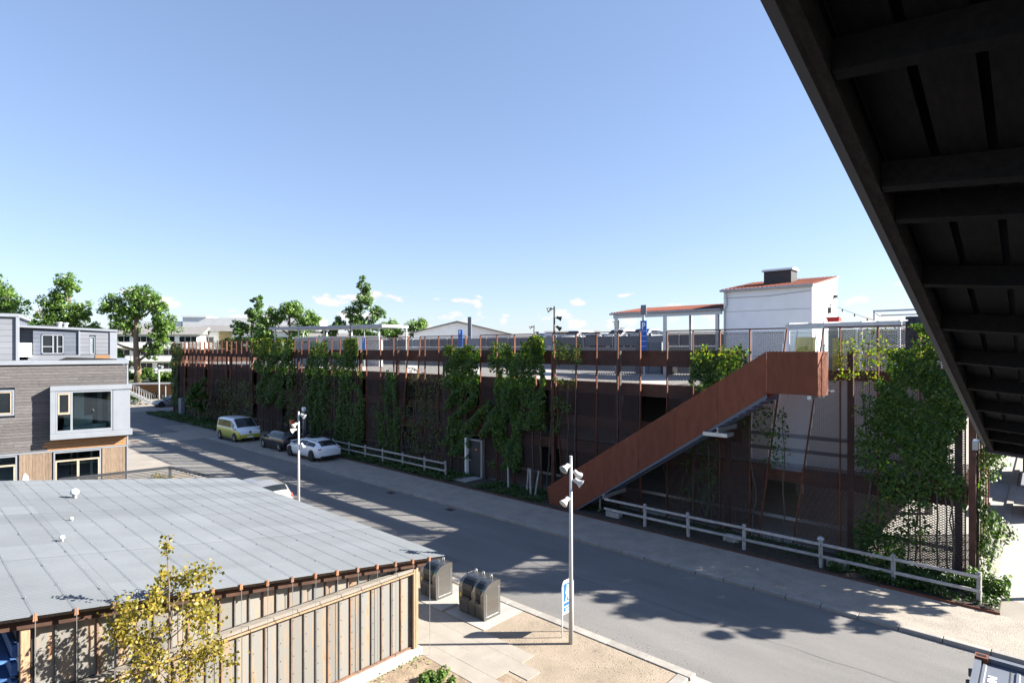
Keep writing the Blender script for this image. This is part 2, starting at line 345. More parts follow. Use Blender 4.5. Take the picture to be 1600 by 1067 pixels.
# lower storey parapets seen through the mesh
for zz in (3.75,):
    y = 9.8
    while y < 80:
        y2 = min(y+6, 80.3); obj('parapet_sheet', MB().box(25.6, 25.66, y+.02, y2-.02, zz, zz+.55), M_corten_d, gar); y = y2
obj('guard_rail', MB().box(25.55, 25.6, 2.1, 80.2, .78, .92), M_galv, gar)
# steel columns behind the mesh
cme = fixn(MB().box(-.02, .02, -.1, .1, 0, 7.7).box(-.09, -.021, -.1, .1, 0, 7.7).box(.021, .09, -.1, .1, 0, 7.7).mesh('column'))
cme2 = cme.copy()
for i, yy in enumerate([2.15, 5.4, 10.1, 15.6, 19.75, 23.95, 28.8, 33.9]+[38.6+4.9*k for k in range(9)]):
    obj('column', cme if i % 3 else cme2, M_corten_d if i % 3 else M_woodw, gar, (24.86, yy, .1))
ccme = fixn(MB().box(-.16, .16, -.16, .16, 0, 5.75).mesh('column'))
for k in range(14):
    for xx in (33.5, 43, 52): obj('column', ccme, M_conc, gar, (xx, 4+5.7*k, .1))
# white stair core wall and ceiling beams showing behind the mesh near the landing
obj('core_wall', MB().box(26.1, 26.3, 2.6, 9.59, 3.05, 6.6), M_white, gar)
obj('core_wall', MB().box(26.31, 28.3, 9.4, 9.59, 3.05, 6.18), M_whiter, gar)
for zz in (3.55, 4.15): obj('wall_rail', MB().box(25.98, 26.09, 2.4, 9.6, zz, zz+.14), M_greypan, gar)
obj('core_band', MB().box(26.02, 26.34, 2.55, 9.58, 6.62, 7.05), M_corten, gar)
# expanded metal panels
PW, PH, SW = .14, .085, .019
def mesh_panel(yl, yr, z0, z1):
    """yl,yr functions of z (low and high y edge). Zigzag strands forming diamonds, each strand a tilted flat strip"""
    m = MB(); rows = int((z1-z0)/PH); ya = min(yl(z0), yl(z1)); yb = max(yr(z0), yr(z1)); n = int((yb-ya)/(PW/2))+1; wx, wz = SW*.42, SW*.62
    for j in range(rows):
        for q in (0, 1):
            run = []
            for i in range(n+1):
                yy = ya+i*PW/2; zz = z0+j*PH+(PH/2*(i % 2) if q == 0 else PH-PH/2*(i % 2))
                if yl(zz)-.002 <= yy <= yr(zz)+.002: run.append((yy, zz))
            for k, (yy, zz) in enumerate(run): m.v += [(-wx, yy, zz-wz), (wx, yy, zz+wz)]
            o = len(m.v)-2*len(run)
            for k in range(len(run)-1): m.f.append((o+2*k, o+2*k+2, o+2*k+3, o+2*k+1))
    return m
def sl(y0, k): return lambda z: y0+k*(ZT-z)
groups = [[(1.95, 0), (3.2, 0), (4.46, 0), (5.7, 0), (6.26, .13)],
          [(7.6, .13), (9.07, 0), (10.35, 0), (11.58, 0), (12.85, 0)],
          [(14.25, 0), (15.5, 0), (16.75, 0), (18.05, 0), (19.6, -.08)],
          [(21.0, -.08), (22.4, 0), (23.8, 0), (25.2, 0)],
          [(26.5, 0), (27.8, 0), (29.1, 0), (30.5, 0), (31.0, .1)],
          [(32.3, .1), (34.0, 0), (35.6, 0), (37.4, 0)]]
y = 38.6
while y < 80:
    e = min(4, int((80.4-y)/1.2)); groups.append([(y+1.25*k if k < 4 else y+5.0, 0) for k in range(e+1)]); y += 6.2
pcache = {}
for gi, g in enumerate(groups):
    for k in range(len(g)-1):
        (a, ka), (b, kb) = g[k], g[k+1]
        if ka == kb == 0:
            w = round(b-a-.06, 3); w = round(round(w/.07)*.07, 4)
            if w not in pcache: pcache[w] = mesh_panel(sl(0, 0), sl(w, 0), .2, ZT-.03).mesh('mesh_panel')
            obj('mesh_panel', pcache[w], M_meshm, gar, (FX, a+(b-a-w)/2, 0))
        else:
            me = mesh_panel(sl(a+.04, ka), sl(b-.04, kb), .2, ZT-.03).mesh('mesh_panel'); obj('mesh_panel', me, M_meshm, gar, (FX, 0, 0))
    for (a, ka) in g:
        big = (gi > 8 and a in (g[0][0], g[-1][0]))
        obj('mullion', MB().bar((FX, a+ka*(ZT-.12), .12), (FX, a, ZT), .10 if not big else .16, .045 if not big else .12, up=(0, 1, 0)), M_mull, gar)
    obj('top_rail', MB().box(FX-.045, FX+.045, g[0][0]+.03, g[-1][0]-.03, ZT+.002, ZT+.05), M_corten_d, gar)
# finer pale mesh in the leaning opening below the landing
PW, PH, SW = .07, .04, .0075
obj('fine_mesh_panel', mesh_panel(sl(6.32, .13), sl(7.55, .13), 3.0, 6.2), M_galv, gar, (FX+.12, 0, 0), fix=False)
PW, PH, SW = .14, .085, .019
# end wall facing the side street: posts and mesh
ends = [24.9, 26.2, 27.5, 28.8, 30.1, 31.4]
for k, xx in enumerate(ends): obj('mullion', MB().box(xx-.035, xx+.035, 1.70, 1.80, .1, ZT), M_corten, gar)
em = mesh_panel(sl(0, 0), sl(1.19, 0), .2, ZT-.03)
em.v = [(v[1], v[0], v[2]) for v in em.v]; eme = em.mesh('mesh_panel')
for k in range(len(ends)-1): obj('mesh_panel', eme, M_meshm, gar, (ends[k]+.055, 1.75, 0))
obj('corner_post', MB().box(FX-.02, FX+.16, 1.68, 1.86, .05, ZT+.02), M_corten_d, gar)
# grey railing of the raised deck
for i in range(27):
    obj('rail_post', MB().box(40.80, 40.86, 2.6+2.95*i, 2.66+2.95*i, 8.05, 9.1), M_galv, gar)
    if i < 26: obj('rail_sheet', MB().box(40.87, 40.89, 2.7+2.95*i, 5.57+2.95*i, 8.15, 8.95), M_greypan, gar)
obj('hand_rail', MB().box(40.78, 40.9, 2.6, 79.4, 9.102, 9.16), M_galv, gar)
# steel door in its concrete frame at street level
DY = .9
obj('door_frame', MB().box(24.2, 24.62, 25.14+DY, 25.28+DY, .12, 2.45), M_whiter, gar); obj('door_frame', MB().box(24.36, 24.62, 23.95+DY, 24.05+DY, .12, 2.4).box(24.36, 24.62, 24.05+DY, 25.12+DY, 2.32, 2.4), M_conc, gar)
dr = obj('door', MB().box(24.4, 24.46, 24.06+DY, 25.11+DY, .14, 2.3), M_dark, gar)
obj('door_handle', MB().box(24.34, 24.4, 24.95+DY, 25.0+DY, 1.1, 1.16).box(24.33, 24.36, 24.82+DY, 25.0+DY, 1.1, 1.13), M_galv, dr); obj('notice', MB().box(24.392, 24.399, 24.4+DY, 24.55+DY, 1.75, 1.85), M_orange, dr)
obj('door_step', MB().box(23.0, 24.38, 23.9+DY, 25.3+DY, .1, .16), M_conc, gar)
obj('service_cabinet', MB().box(24.1, 24.5, 75.6, 76.5, .1, 2.0), M_greypan, gar)

# ================================================================== CORTEN STAIR
st = thing('corten_stair', 'straight rust brown steel stair with solid sides rising to the garage deck', 'staircase', (22.7, 18.4, 0))
SXo, SXi = 22.70, 24.05
topz = lambda y: 7.80-(y-7.75)*.640 if y > 7.75 else 7.80
botz = lambda y: max(.03, 6.2-(y-7.7)*.675) if y > 7.7 else 6.22
ys = [18.45, 16.85, 15.05, 13.25, 11.5, 9.65, 7.75]
for side, xx in (('outer', SXo), ('inner', SXi)):
    for i in range(6):
        a, b = ys[i]-.006, ys[i+1]+.006
        poly = [(a, botz(a) if i else .03), (b, botz(b)), (b, topz(b)), (a, topz(a))]
        if i == 0: poly = [(18.30, .03), (16.9, .03), (b, botz(b)), (b, topz(b)), (a, topz(a))]
        obj('side_panel', MB().prism(poly, 'x', xx-.006, xx+.006), M_corten, st)
obj('landing_panel', MB().box(SXo-.006, SXo+.006, 5.975, 7.74, 6.22, 7.80), M_corten, st)
obj('landing_panel', MB().box(SXo+.008, SXi-.008, 5.97, 5.985, 6.18, 7.80), M_corten, st)
obj('landing_floor', MB().box(SXo+.01, 25.0, 5.99, 7.74, 6.24, 6.30), M_greypan2, st)
tm = fixn(MB().box(SXo+.02, SXi-.02, 0, .30, 0, .04).mesh('tread'))
for i in range(36):
    yy = 7.75+i*.27; zz = 6.08-(i+1)*.172
    if zz > .05: obj('tread', tm, M_greypan2, st, (0, yy, zz))
for xx in (SXo+.045, SXi-.045):
    obj('stringer', MB().prism([(7.75, 6.02), (7.75, 6.19), (16.9, .09), (16.75, .02)], 'x', xx-.03, xx+.03), M_greypan2, st)
for (yy, zz) in ((9.6, 4.72), (15.0, 1.15)):
    obj('bracket_beam', MB().box(22.55, 24.5, yy-.06, yy+.06, zz-.16, zz-.14).box(22.55, 24.5, yy-.012, yy+.012, zz-.139, zz+.0).box(22.55, 24.5, yy-.06, yy+.06, zz+.001, zz+.02), M_galv, st)
obj('bracket_plate', MB().box(22.54, 23.2, 9.2, 10.2, 4.40, 4.55), M_galv, st)
obj('landing_beam', MB().box(22.75, 24.5, 6.2, 6.34, 6.06, 6.2), M_galv, st)

# ================================================================== ON THE GARAGE DECK
house = thing('rooftop_house', 'white panel-clad house with red tiled shed roof on the garage deck', 'house', (34, 9.2, 6.2))
for i in range(4):      # front cladding panels, each with a shadow joint
    obj('wall_panel', MB().box(33.94, 34.0, 9.21, 14.06, 6.2+1.3*i, 6.2+1.3*i+1.27 if i < 3 else 11.34), M_white, house)
obj('wall_core', MB().prism([(34.01, 6.2), (38.98, 6.2), (38.98, 12.15), (34.01, 11.33)], 'y', 9.26, 14.0), M_whiter, house)
for i in range(4):
    z0, z1 = 6.2+1.3*i, 6.2+1.3*i+1.27
    poly = [(34.0, z0), (38.99, z0), (38.99, z1), (34.0, z1)] if i < 3 else [(34.0, z0), (38.99, z0), (38.99, 11.3), (34.0, 11.3)]
    obj('wall_panel', MB().prism(poly, 'y', 9.2, 9.255), M_white, house)
obj('wall_panel', MB().prism([(34.0, 11.315), (38.99, 11.315), (38.99, 12.17), (34.0, 11.34)], 'y', 9.2, 9.255), M_white, house)
def tiled(parent, x0, x1, y0, y1, z0, z1, name='roof'):
    """pantile roof: rounded rows running down the slope, rising from x0 to x1"""
    m = MB(); n = int((y1-y0)/.22); rows = int((x1-x0)/.35)+1; pr = 6
    for r in range(rows):
        xa = x0+(x1-x0)*r/rows; xb = x0+(x1-x0)*(r+1)/rows+.03
        za = z0+(z1-z0)*(xa-x0)/(x1-x0)+.03; zb = z0+(z1-z0)*(xb-x0)/(x1-x0)
        o = len(m.v)
        for i in range(n*pr+1):
            yy = y0+(y1-y0)*i/(n*pr); h = .045*abs(math.sin(math.pi*i/pr))
            m.v += [(xa, yy, za+h), (xb, yy, zb+h)]
        for i in range(n*pr): m.f.append((o+2*i, o+2*i+1, o+2*i+3, o+2*i+2))
    rf = obj(name, m, M_tile, parent, fix=False)
    obj('roof_board', MB().prism([(x0+.03, z0-.10), (x1, z1-.10), (x1, z1-.01), (x0+.03, z0-.01)], 'y', y0+.03, y1-.03), M_galv, rf)
    return rf
tiled(house, 33.75, 39.1, 9.1, 14.15, 11.36, 12.26)
obj('gutter', MB().tube([(33.72, 9.1, 11.33), (33.72, 14.2, 11.33)], .065, 8), M_galv, house)
obj('downpipe', MB().tube([(33.74, 13.85, 11.3), (33.86, 13.85, 10.9), (33.86, 13.85, 10.5), (33.86, 13.98, 10.2), (33.86, 13.98, 6.3)], .05, 8), M_galv, house)
sk = obj('roof_box', MB().box(36.0, 37.1, 10.9, 12.45, 11.7, 12.52), M_dark, house)
obj('box_lid', MB().prism([(35.9, 12.525), (37.2, 12.525), (37.2, 12.6), (36.9, 12.7), (36.2, 12.7), (35.9, 12.6)], 'y', 10.8, 12.55), M_galv, sk)
obj('wall_lamp', MB().box(37.0, 37.2, 9.05, 9.19, 9.95, 10.3), M_dark, house); obj('wall_lamp', MB().box(38.2, 38.4, 9.02, 9.19, 10.9, 11.1), M_dark, house)
obj('cable', MB().tube([(34.4, 9.17, 10.0), (35.2, 9.17, 9.75), (36, 9.17, 9.82), (37.5, 9.17, 9.5), (38.9, 9.17, 9.55)], .012, 5), M_black, house)
obj('cable', MB().tube([(33.92, 14.0, 10.9), (33.92, 11.5, 10.88), (33.92, 9.25, 11.05)], .012, 5), M_greypan, house)
port = thing('carport', 'open carport with red tiled roof beside the white rooftop house', 'carport', (34, 14.2, 6.2))
tiled(port, 33.8, 38.2, 14.22, 21.9, 10.30, 10.88)
obj('beam', MB().box(34.0, 34.14, 14.22, 21.8, 9.98, 10.24), M_galv, port); obj('beam', MB().box(37.7, 37.84, 14.22, 21.8, 10.4, 10.64), M_galv, port)
obj('gutter', MB().tube([(33.78, 14.2, 10.26), (33.78, 21.95, 10.26)], .06, 8), M_galv, port)
for yy in (14.5, 17.95, 21.6):
    for xx in (34.07, 37.77): obj('post', MB().box(xx-.09, xx+.09, yy-.09, yy+.09, 6.2, 9.97 if xx < 36 else 10.39), M_galv, port)
tag(obj('parcel_cabinet', MB().box(35.6, 36.6, 19.0, 21.0, 6.2, 8.35).box(35.57, 35.599, 19.05, 19.95, 6.3, 8.3).box(35.57, 35.599, 20.0, 20.95, 6.3, 8.3), M_greypan), 'grey metal cabinet standing under the tiled carport roof', 'cabinet')
tag(obj('waste_cart', MB().box(35.2, 35.9, 18.0, 18.8, 6.25, 7.5).box(35.15, 35.95, 17.95, 18.85, 7.51, 7.6).tube([(35.3, 18, 6.3), (35.3, 18.8, 6.3)], .1, 10), M_black), 'black wheeled waste cart beside the cabinet under the carport', 'waste cart')
# parking signs
def figure_P(m, x, y0, z0, h, d=.012):
    """the letter P as raised strokes facing -x; y decreases to the right"""
    w = h*.16; m.box(x-d, x, y0-w, y0, z0, z0+h)
    for i in range(10):
        a0 = math.pi/2-math.pi*i/10; a1 = math.pi/2-math.pi*(i+1)/10; cy, cz = y0-w-.10*h, z0+h*.72
        ro, ri = h*.28, h*.28-w
        P = lambda r, a: (cy-r*math.cos(a), cz+r*math.sin(a))
        m.prism([P(ro, a0), P(ro, a1), P(ri, a1), P(ri, a0)], 'x', x-d, x)
    m.box(x-d, x, y0-w-.11*h, y0-w+.001, z0+h-w, z0+h); m.box(x-d, x, y0-w-.11*h, y0-w+.001, z0+h*.44, z0+h*.44+w); return m
def parking_sign(loc, label, zs=1.4, hgt=2.0, wid=.55, top=3.6, board=False):
    x, y, z = loc; t = thing('parking_sign', label, 'sign', loc, group='blue parking signs on the garage deck')
    obj('pole', MB().tube([(x+.06, y, z), (x+.06, y, z+top)], .045, 8), M_galv, t)
    b = obj('board', MB().box(x-.02, x+.02, y-wid/2, y+wid/2, z+zs, z+zs+hgt), M_blue, t)
    obj('letter', figure_P(MB(), x-.021, y+wid*.22, z+zs+hgt*.72, hgt*.22), M_signw, b)
    obj('printed_line', MB().box(x-.026, x-.021, y-wid*.46, y+wid*.46, z+zs+hgt*.66, z+zs+hgt*.67).box(x-.026, x-.021, y-wid*.46, y+wid*.46, z+zs+hgt*.49, z+zs+hgt*.5).box(x-.026, x-.021, y-wid*.46, y+wid*.46, z+zs+hgt*.33, z+zs+hgt*.34).box(x-.026, x-.021, y-wid*.46, y+wid*.46, z+zs+hgt*.16, z+zs+hgt*.17), M_signw, b)
    if board: obj('back_plate', MB().box(x-.02, x+.02, y-.18, y+.18, z+top-.6, z+top), M_greypan, t)
parking_sign((31.2, 17.85, 6.2), 'tall blue parking sign in the mesh gap in front of the carport', 1.55, 1.85, .42, 4.35, True)
parking_sign((33.8, 37.1, 6.2), 'small blue parking sign standing before the white gable house', 1.9, 1.45, .55, 3.4)
parking_sign((29.5, 45.3, 6.2), 'small blue parking sign near the long shelter roof', 1.4, 1.3, .5, 3.3)
tag(obj('direction_board', MB().box(41.2, 41.3, 43.6, 44.1, 8.9, 11.2).box(41.22, 41.28, 43.8, 43.9, 7.95, 8.9).box(41.19, 41.199, 43.65, 44.05, 10.7, 11.0).box(41.19, 41.199, 43.65, 44.05, 10.0, 10.5), M_greypan2), 'tall slate blue totem board rising above the deck railing', 'sign')
# black lamp masts on the deck
def spot_head(d=.16, l=.34):
    return lathe([(d*.35, 0), (d*.55, .03), (d*.55, l*.45), (d*.6, l*.5), (d, l*.95), (d*1.06, l*.96), (d*1.06, l), (d*.92, l)], 14)
SPOT = fixn(spot_head().mesh('spot_head', True)); SPOT2 = SPOT.copy(); LENS = fixn(lathe([(.14, .335), (.146, .348)], 14).mesh('lens'))
def lamp_mast(loc, h, heads, label, mat, r=.06, scale=1.0, cat='street lamp', group=None):
    t = thing('lamp_mast', label, cat, loc, group=group); x, y, z = loc
    obj('pole', MB().tube([(x, y, z), (x, y, z+h*.5), (x, y, z+h)], [r*1.15, r, r*.72], 14), mat, t, smooth=True)
    obj('pole_cap', MB().tube([(x, y, z+h), (x, y, z+h+.03)], r*.78, 12), mat, t)
    for (dz, az, tilt) in heads:
        d = Vector((math.cos(az), math.sin(az), 0)); p = Vector((x, y, z+h-dz))
        obj('bracket', MB().bar(p+d*.02, p+d*.19*scale, .05, .05), mat, t)
        q = p+d*.2*scale
        aim = (d*math.cos(tilt)+Vector((0, 0, -math.sin(tilt))))
        o = obj('spot_head', SPOT2 if mat == M_polew else SPOT, M_spot if mat == M_polew else mat, t, tuple(q-aim*.06)); o.rotation_euler = aim.to_track_quat('Z', 'Y').to_euler(); o.scale = (scale,)*3
        le = obj('lens', LENS, M_glassl, o, local=True)
for loc, h, lb in (((29.9, 23.7, 6.2), 4.45, 'black lamp mast with spot heads standing nearest behind the mesh'), ((45.6, 38.8, 7.95), 2.35, 'small black lamp mast by the parked cars on the upper deck'), ((43.6, 27.4, 7.95), 2.4, 'small black lamp mast seen through the open carport')):
    lamp_mast(loc, h, [(.12, 2.4, .4), (.7, -.9, .3), (1.3, -.6, .6)], lb, M_black, .07, 1.0, 'lamp mast', 'black lamp masts on the garage deck')
tag(obj('lamp_column', MB().tube([(27.9, 44.9, 6.2), (27.9, 44.9, 10.2)], [.07, .05], 10).box(27.8, 28.0, 44.85, 44.95, 8.2, 8.5), M_black), 'thin black column in front of the long shelter roof', 'column')
# shelter with white roof far along the deck
sh = thing('deck_shelter', 'long white flat-roofed shelter on thin posts far along the deck', 'shelter', (30, 47, 6.2))
obj('roof', MB().prism([(28.2, 61.5), (31.8, 45.8), (35.5, 46.6), (31.9, 62.3)], 'z', 9.95, 10.22), M_alu, sh)
for i in range(5):
    for dx in (0, 3.2): obj('post', MB().box(28.7+dx+.83*i-.06, 28.7+dx+.83*i+.06, 61-3.6*i-.06, 61-3.6*i+.06, 6.2, 9.94), M_galv, sh)
obj('side_wall', MB().prism([(33.2, 48.0), (30.2, 60.0), (30.5, 60.1), (33.5, 48.1)], 'z', 6.2, 9.2), M_whiter, sh)
# greenhouse frame with posters
gh = thing('glass_shelter', 'glazed steel shelter with yellow posters behind the stair landing', 'shelter', (29, 6.9, 6.2))
obj('roof_beam', MB().box(28.9, 29.1, 4.4, 9.0, 8.82, 9.05), M_galv, gh); obj('roof_beam', MB().box(31.9, 32.1, 4.4, 9.0, 9.0, 9.2), M_galv, gh)
for yy in (8.9, 7.4, 5.9, 4.5):
    obj('post', MB().box(28.95, 29.05, yy-.05, yy+.05, 6.2, 8.81), M_signw, gh)
    obj('rafter', MB().bar((29.0, yy, 9.08), (32.0, yy, 9.22), .06), M_galv, gh)
obj('brace', MB().bar((28.95, 8.85, 6.4), (28.95, 8.5, 8.75), .035).bar((28.95, 7.75, 8.75), (28.95, 7.45, 6.4), .035), M_signw, gh)
for a, b in ((8.84, 7.46), (7.34, 5.96), (5.84, 4.56)): obj('pane', MB().box(29.0, 29.01, b, a, 6.3, 8.78), M_film, gh)
obj('poster', MB().box(29.6, 29.62, 7.9, 8.75, 6.9, 8.45), M_yellow, gh); obj('poster', MB().box(29.7, 29.72, 6.75, 7.2, 7.0, 8.4), M_yellow, gh); obj('poster', MB().box(29.65, 29.67, 6.3, 6.5, 7.5, 8.1), M_green, gh)
obj('counter', MB().box(30.2, 31, 3, 6.8, 6.2, 7.4), M_white, gh)
tag(obj('navy_container', MB().box(31.2, 33.6, .9+1.6, 4.6, 6.2, 9.35).box(31.12, 31.19, 2.6, 2.75, 6.2, 9.35).box(31.12, 31.19, 3.4, 3.55, 6.2, 9.35).box(31.12, 31.19, 4.3, 4.45, 6.2, 9.35), M_navy), 'dark navy container standing on the deck behind the vine', 'container')
tag(obj('pipe_frame', MB().bar((33.0, 2.6, 9.75), (33.0, 6.2, 9.75), .09).bar((34.5, 2.6, 9.6), (34.5, 6.2, 9.6), .07).bar((33, 6.15, 6.2), (33, 6.15, 9.7), .07).bar((33, 2.65, 9.36), (33, 2.65, 9.7), .07).bar((33.05, 6.15, 9.72), (34.5, 6.15, 9.58), .06), M_galv), 'thin grey pipe frame above the navy container', 'frame')
tag(obj('red_crate', MB().box(33.2, 33.7, 7.75, 8.3, 9.15, 9.52).box(33.15, 33.19, 7.72, 8.33, 9.42, 9.54), M_red), 'small red box beside the right wall of the white house', 'box')
tag(obj('crate_stand', MB().box(33.25, 33.65, 7.8, 8.25, 6.2, 9.14), M_greypan), 'grey pillar under the small red box', 'pillar')
fs = thing('light_string', 'string of small bulbs hanging from the white house to the right', 'string lights', (36, 9.1, 9.9))
pts = [Vector((36-.35*i/2, 9.1-.33*i, 10.25-.055*i*2+.012*(i-9)**2*.35)) for i in range(19)]
obj('wire', MB().tube(pts, .012, 5), M_black, fs)
bm_ = fixn(lathe([(.02, 0), (.035, -.04), (.045, -.09), (.03, -.14), (.01, -.15)], 8).mesh('bulb', True))
for i in range(1, 19, 2): obj('bulb', bm_, M_dark, fs, tuple(pts[i]))

# ================================================================== CARS
def build_car(name, label, loc, rz, stn, wheels, wr, panes, wind, rear, lower, upper, lamps=(), extra=None, plate=True, group='cars parked along the street', rim=None):
    """stn rows: x, z_bottom, z_belt, z_roof, half width, roof half width; nose towards +x"""
    A = np.array(stn, float); t = thing(name, label, 'car' if 'van' not in name else 'van', loc, rz, group)
    def sec(x):
        zb, zl, zr, w, wrf = [float(np.interp(x, A[:, 0], A[:, k])) for k in range(1, 6)]
        return [(.84*w, zb), (.97*w, zb+.07), (w, zb+(zl-zb)*.45), (.985*w, zl-.06), (.965*w, zl), (wrf+.03, zr-.09), (wrf*.93, zr-.025), (wrf*.5, zr), (0, zr+.008)]
    xs = sorted(set(list(np.round(np.linspace(A[0, 0], A[-1, 0], 34), 3))+list(A[:, 0])))
    def loft(i0, i1):
        m = MB(); n = i1-i0+1
        for x in xs:
            s = sec(x)[i0:i1+1]
            row = [(x, y, z) for y, z in s]
            m.v += row+[(x, -y, z) for y, z in s]
        for i in range(len(xs)-1):
            for sd_ in (0, 1):
                for k in range(n-1):
                    a = (i*2+sd_)*n+k; b = ((i+1)*2+sd_)*n+k; m.f.append((a, b, b+1, a+1))
        for i in (0, len(xs)-1):
            o = i*2*n; m.f.append(tuple(range(o, o+n))+tuple(range(o+2*n-1, o+n-1, -1)))
        if i0 == 0:
            for i in range(len(xs)-1): a = i*2*n; b = (i+1)*2*n; m.f.append((a, b, b+n, a+n))
        me = m.mesh('b', True); bm = bmesh.new(); bm.from_mesh(me); bmesh.ops.remove_doubles(bm, verts=bm.verts, dist=.002); bmesh.ops.recalc_face_normals(bm, faces=bm.faces); bm.to_mesh(me); bm.free(); return me
    body = obj('body', loft(0, 4), lower, t, local=True); cab = obj('cabin', loft(4, 8), upper, t, local=True)
    def lerp(a, b, q): return tuple(a[i]+(b[i]-a[i])*q for i in range(2))
    for (x0, x1, q0, q1) in panes:
        for sgn in (1, -1):
            m = MB(); n = 5
            for i in range(n+1):
                x = x0+(x1-x0)*i/n; s = sec(x); a = lerp(s[4], s[5], q0); b = lerp(s[4], s[5], q1)
                m.v += [(x, sgn*(a[0]+.012), a[1]), (x, sgn*(b[0]+.012), b[1])]
            for i in range(n): m.f.append((2*i, 2*i+2, 2*i+3, 2*i+1))
            obj('side_window', m, M_glassd, cab, local=True, smooth=True)
    def across(nm, x0, x1, ins, lift):
        m = MB(); n, k = 5, 10
        for i in range(n+1):
            x = x0+(x1-x0)*i/n; s = sec(x); h = s[5:9]
            full = [(-y, z) for y, z in h[::-1]][::-1]; full = [(-y, z) for y, z in h]+[(y, z) for y, z in h[::-1]][1:]
            Yv = [p[0] for p in full]; Zv = [p[1] for p in full]
            for j in range(k+1):
                yy = (-1+2*j/k)*h[0][0]*ins; zz = float(np.interp(yy, Yv, Zv)); m.v.append((x, yy, zz+lift))
        for i in range(n):
            for j in range(k): a = i*(k+1)+j; m.f.append((a, a+1, a+k+2, a+k+1))
        obj(nm, m, M_glassd, cab, local=True, smooth=True)
    across('windscreen', wind[0], wind[1], .90, .014); across('rear_window', rear[0], rear[1], .86, .014)
    ty = fixn(lathe([(wr*.62, 0), (wr*.97, 0), (wr, .04), (wr, .18), (wr*.97, .22), (wr*.62, .22)], 24).mesh('tyre', True))
    rmm = MB(); rmm.add(*[(lambda q: (q.v, q.f))(lathe([(.05, .19), (wr*.64, .195), (wr*.64, .205), (wr*.58, .206), (.05, .206)], 20))][0])
    for k in range(5):
        a = 2*math.pi*k/5; rmm.bar((.03*math.cos(a), .03*math.sin(a), .216), (wr*.6*math.cos(a), wr*.6*math.sin(a), .216), .07, .02)
    rme = fixn(rmm.mesh('rim'))
    ar = fixn(lathe([(wr+.07, 0), (wr+.07, .01)], 24).mesh('wheel_arch'))
    for wx in wheels:
        w = sec(wx)[2][0]
        for sgn in (1, -1):
            rot = (R(-90), 0, 0) if sgn > 0 else (R(90), 0, 0)
            o = obj('wheel_arch', ar, M_black, body, local=True); o.location = (wx, sgn*(w-.004), wr+.03); o.rotation_euler = rot
            o = obj('wheel', ty, M_rubber, t, local=True); o.location = (wx, sgn*(w-.19), wr); o.rotation_euler = rot
            r_ = obj('rim', rme, rim or M_dark, o, local=True)
    for (nm, x, y, z, dx, dy, dz, mt) in lamps:
        for sgn in ((1, -1) if y else (0,)):
            m = lathe([(.2, -.5), (.75, -.46), (1, -.25), (1, .25), (.75, .46), (.2, .5)], 12); me = fixn(m.mesh(nm, True))
            o = obj(nm, me, mt, body, local=True); o.location = (x, sgn*y, z); o.scale = (dx/2, dy/2, dz)
    x1, x0 = A[-1, 0], A[0, 0]
    if plate:
        obj('number_plate', MB().box(x0-.03, x0-.005, -.26, .26, .78, .89), M_signw, body, local=True); obj('number_plate', MB().box(x1-.0, x1+.03, -.26, .26, .45, .56), M_signw, body, local=True)
    obj('sill', MB().box(wheels[0]+.4, wheels[1]-.4, -A[3, 4]*.99, A[3, 4]*.99, A[3, 1]-.04, A[3, 1]+.05), M_black, body, local=True)
    mx = wind[1]-.15; ws = sec(mx)
    for sgn in (1, -1): obj('mirror', MB().box(mx-.08, mx+.06, sgn*(ws[4][0]-.02), sgn*(ws[4][0]+.19), ws[4][1]-.02, ws[4][1]+.14), M_black if upper != P_white else upper, cab, local=True, bevel=.03)
    for x in ((wheels[0]+wheels[1])/2+.1,):
        w = sec(x)[2][0]
        for sgn in (1, -1): obj('door_handle', MB().box(x-.45, x-.27, sgn*(w-.01), sgn*(w+.018), A[3, 2]-.2, A[3, 2]-.16), lower, body, local=True)
    if extra: extra(t, body, cab, sec)
    return t
def van_extra(t, body, cab, sec):
    m = MB(); n = 8      # pale nose shield dropping to a V between the headlamps
    top = [(2.30-.10*abs(-1+2*j/n)**2, (-1+2*j/n)*.80, 1.00) for j in range(n+1)]
    bot = [(2.44-.13*abs(-1+2*j/n)**2, (-1+2*j/n)*.60, .74+.14*abs(-1+2*j/n)) for j in range(n+1)]
    m.v += top+bot
    for j in range(n): m.f.append((j, j+1, n+2+j, n+1+j))
    obj('nose_shield', m, P_white, body, local=True, smooth=True)
    e = lathe([(.10, 0), (.10, .02), (.08, .02), (.08, .006)], 20); o = obj('badge', e, M_dark, body, local=True); o.location = (2.40, 0, .90); o.rotation_euler = (0, R(78), 0)
    obj('bumper', MB().box(2.28, 2.42, -.7, .7, .32, .42), M_black, body, local=True, bevel=.03)
VAN = [(-2.38, .40, 1.10, 1.68, .86, .70), (-2.30, .30, 1.12, 1.82, .95, .78), (-1.9, .27, 1.13, 1.92, .985, .81), (-1.0, .25, 1.13, 1.95, .99, .82), (.3, .25, 1.13, 1.95, .99, .82), (.85, .25, 1.12, 1.91, .99, .80),
       (1.25, .25, 1.11, 1.66, .99, .82), (1.75, .25, 1.08, 1.27, .985, .86), (2.1, .27, 1.02, 1.12, .96, .80), (2.3, .33, .93, 1.03, .90, .74), (2.42, .42, .72, .80, .80, .66)]
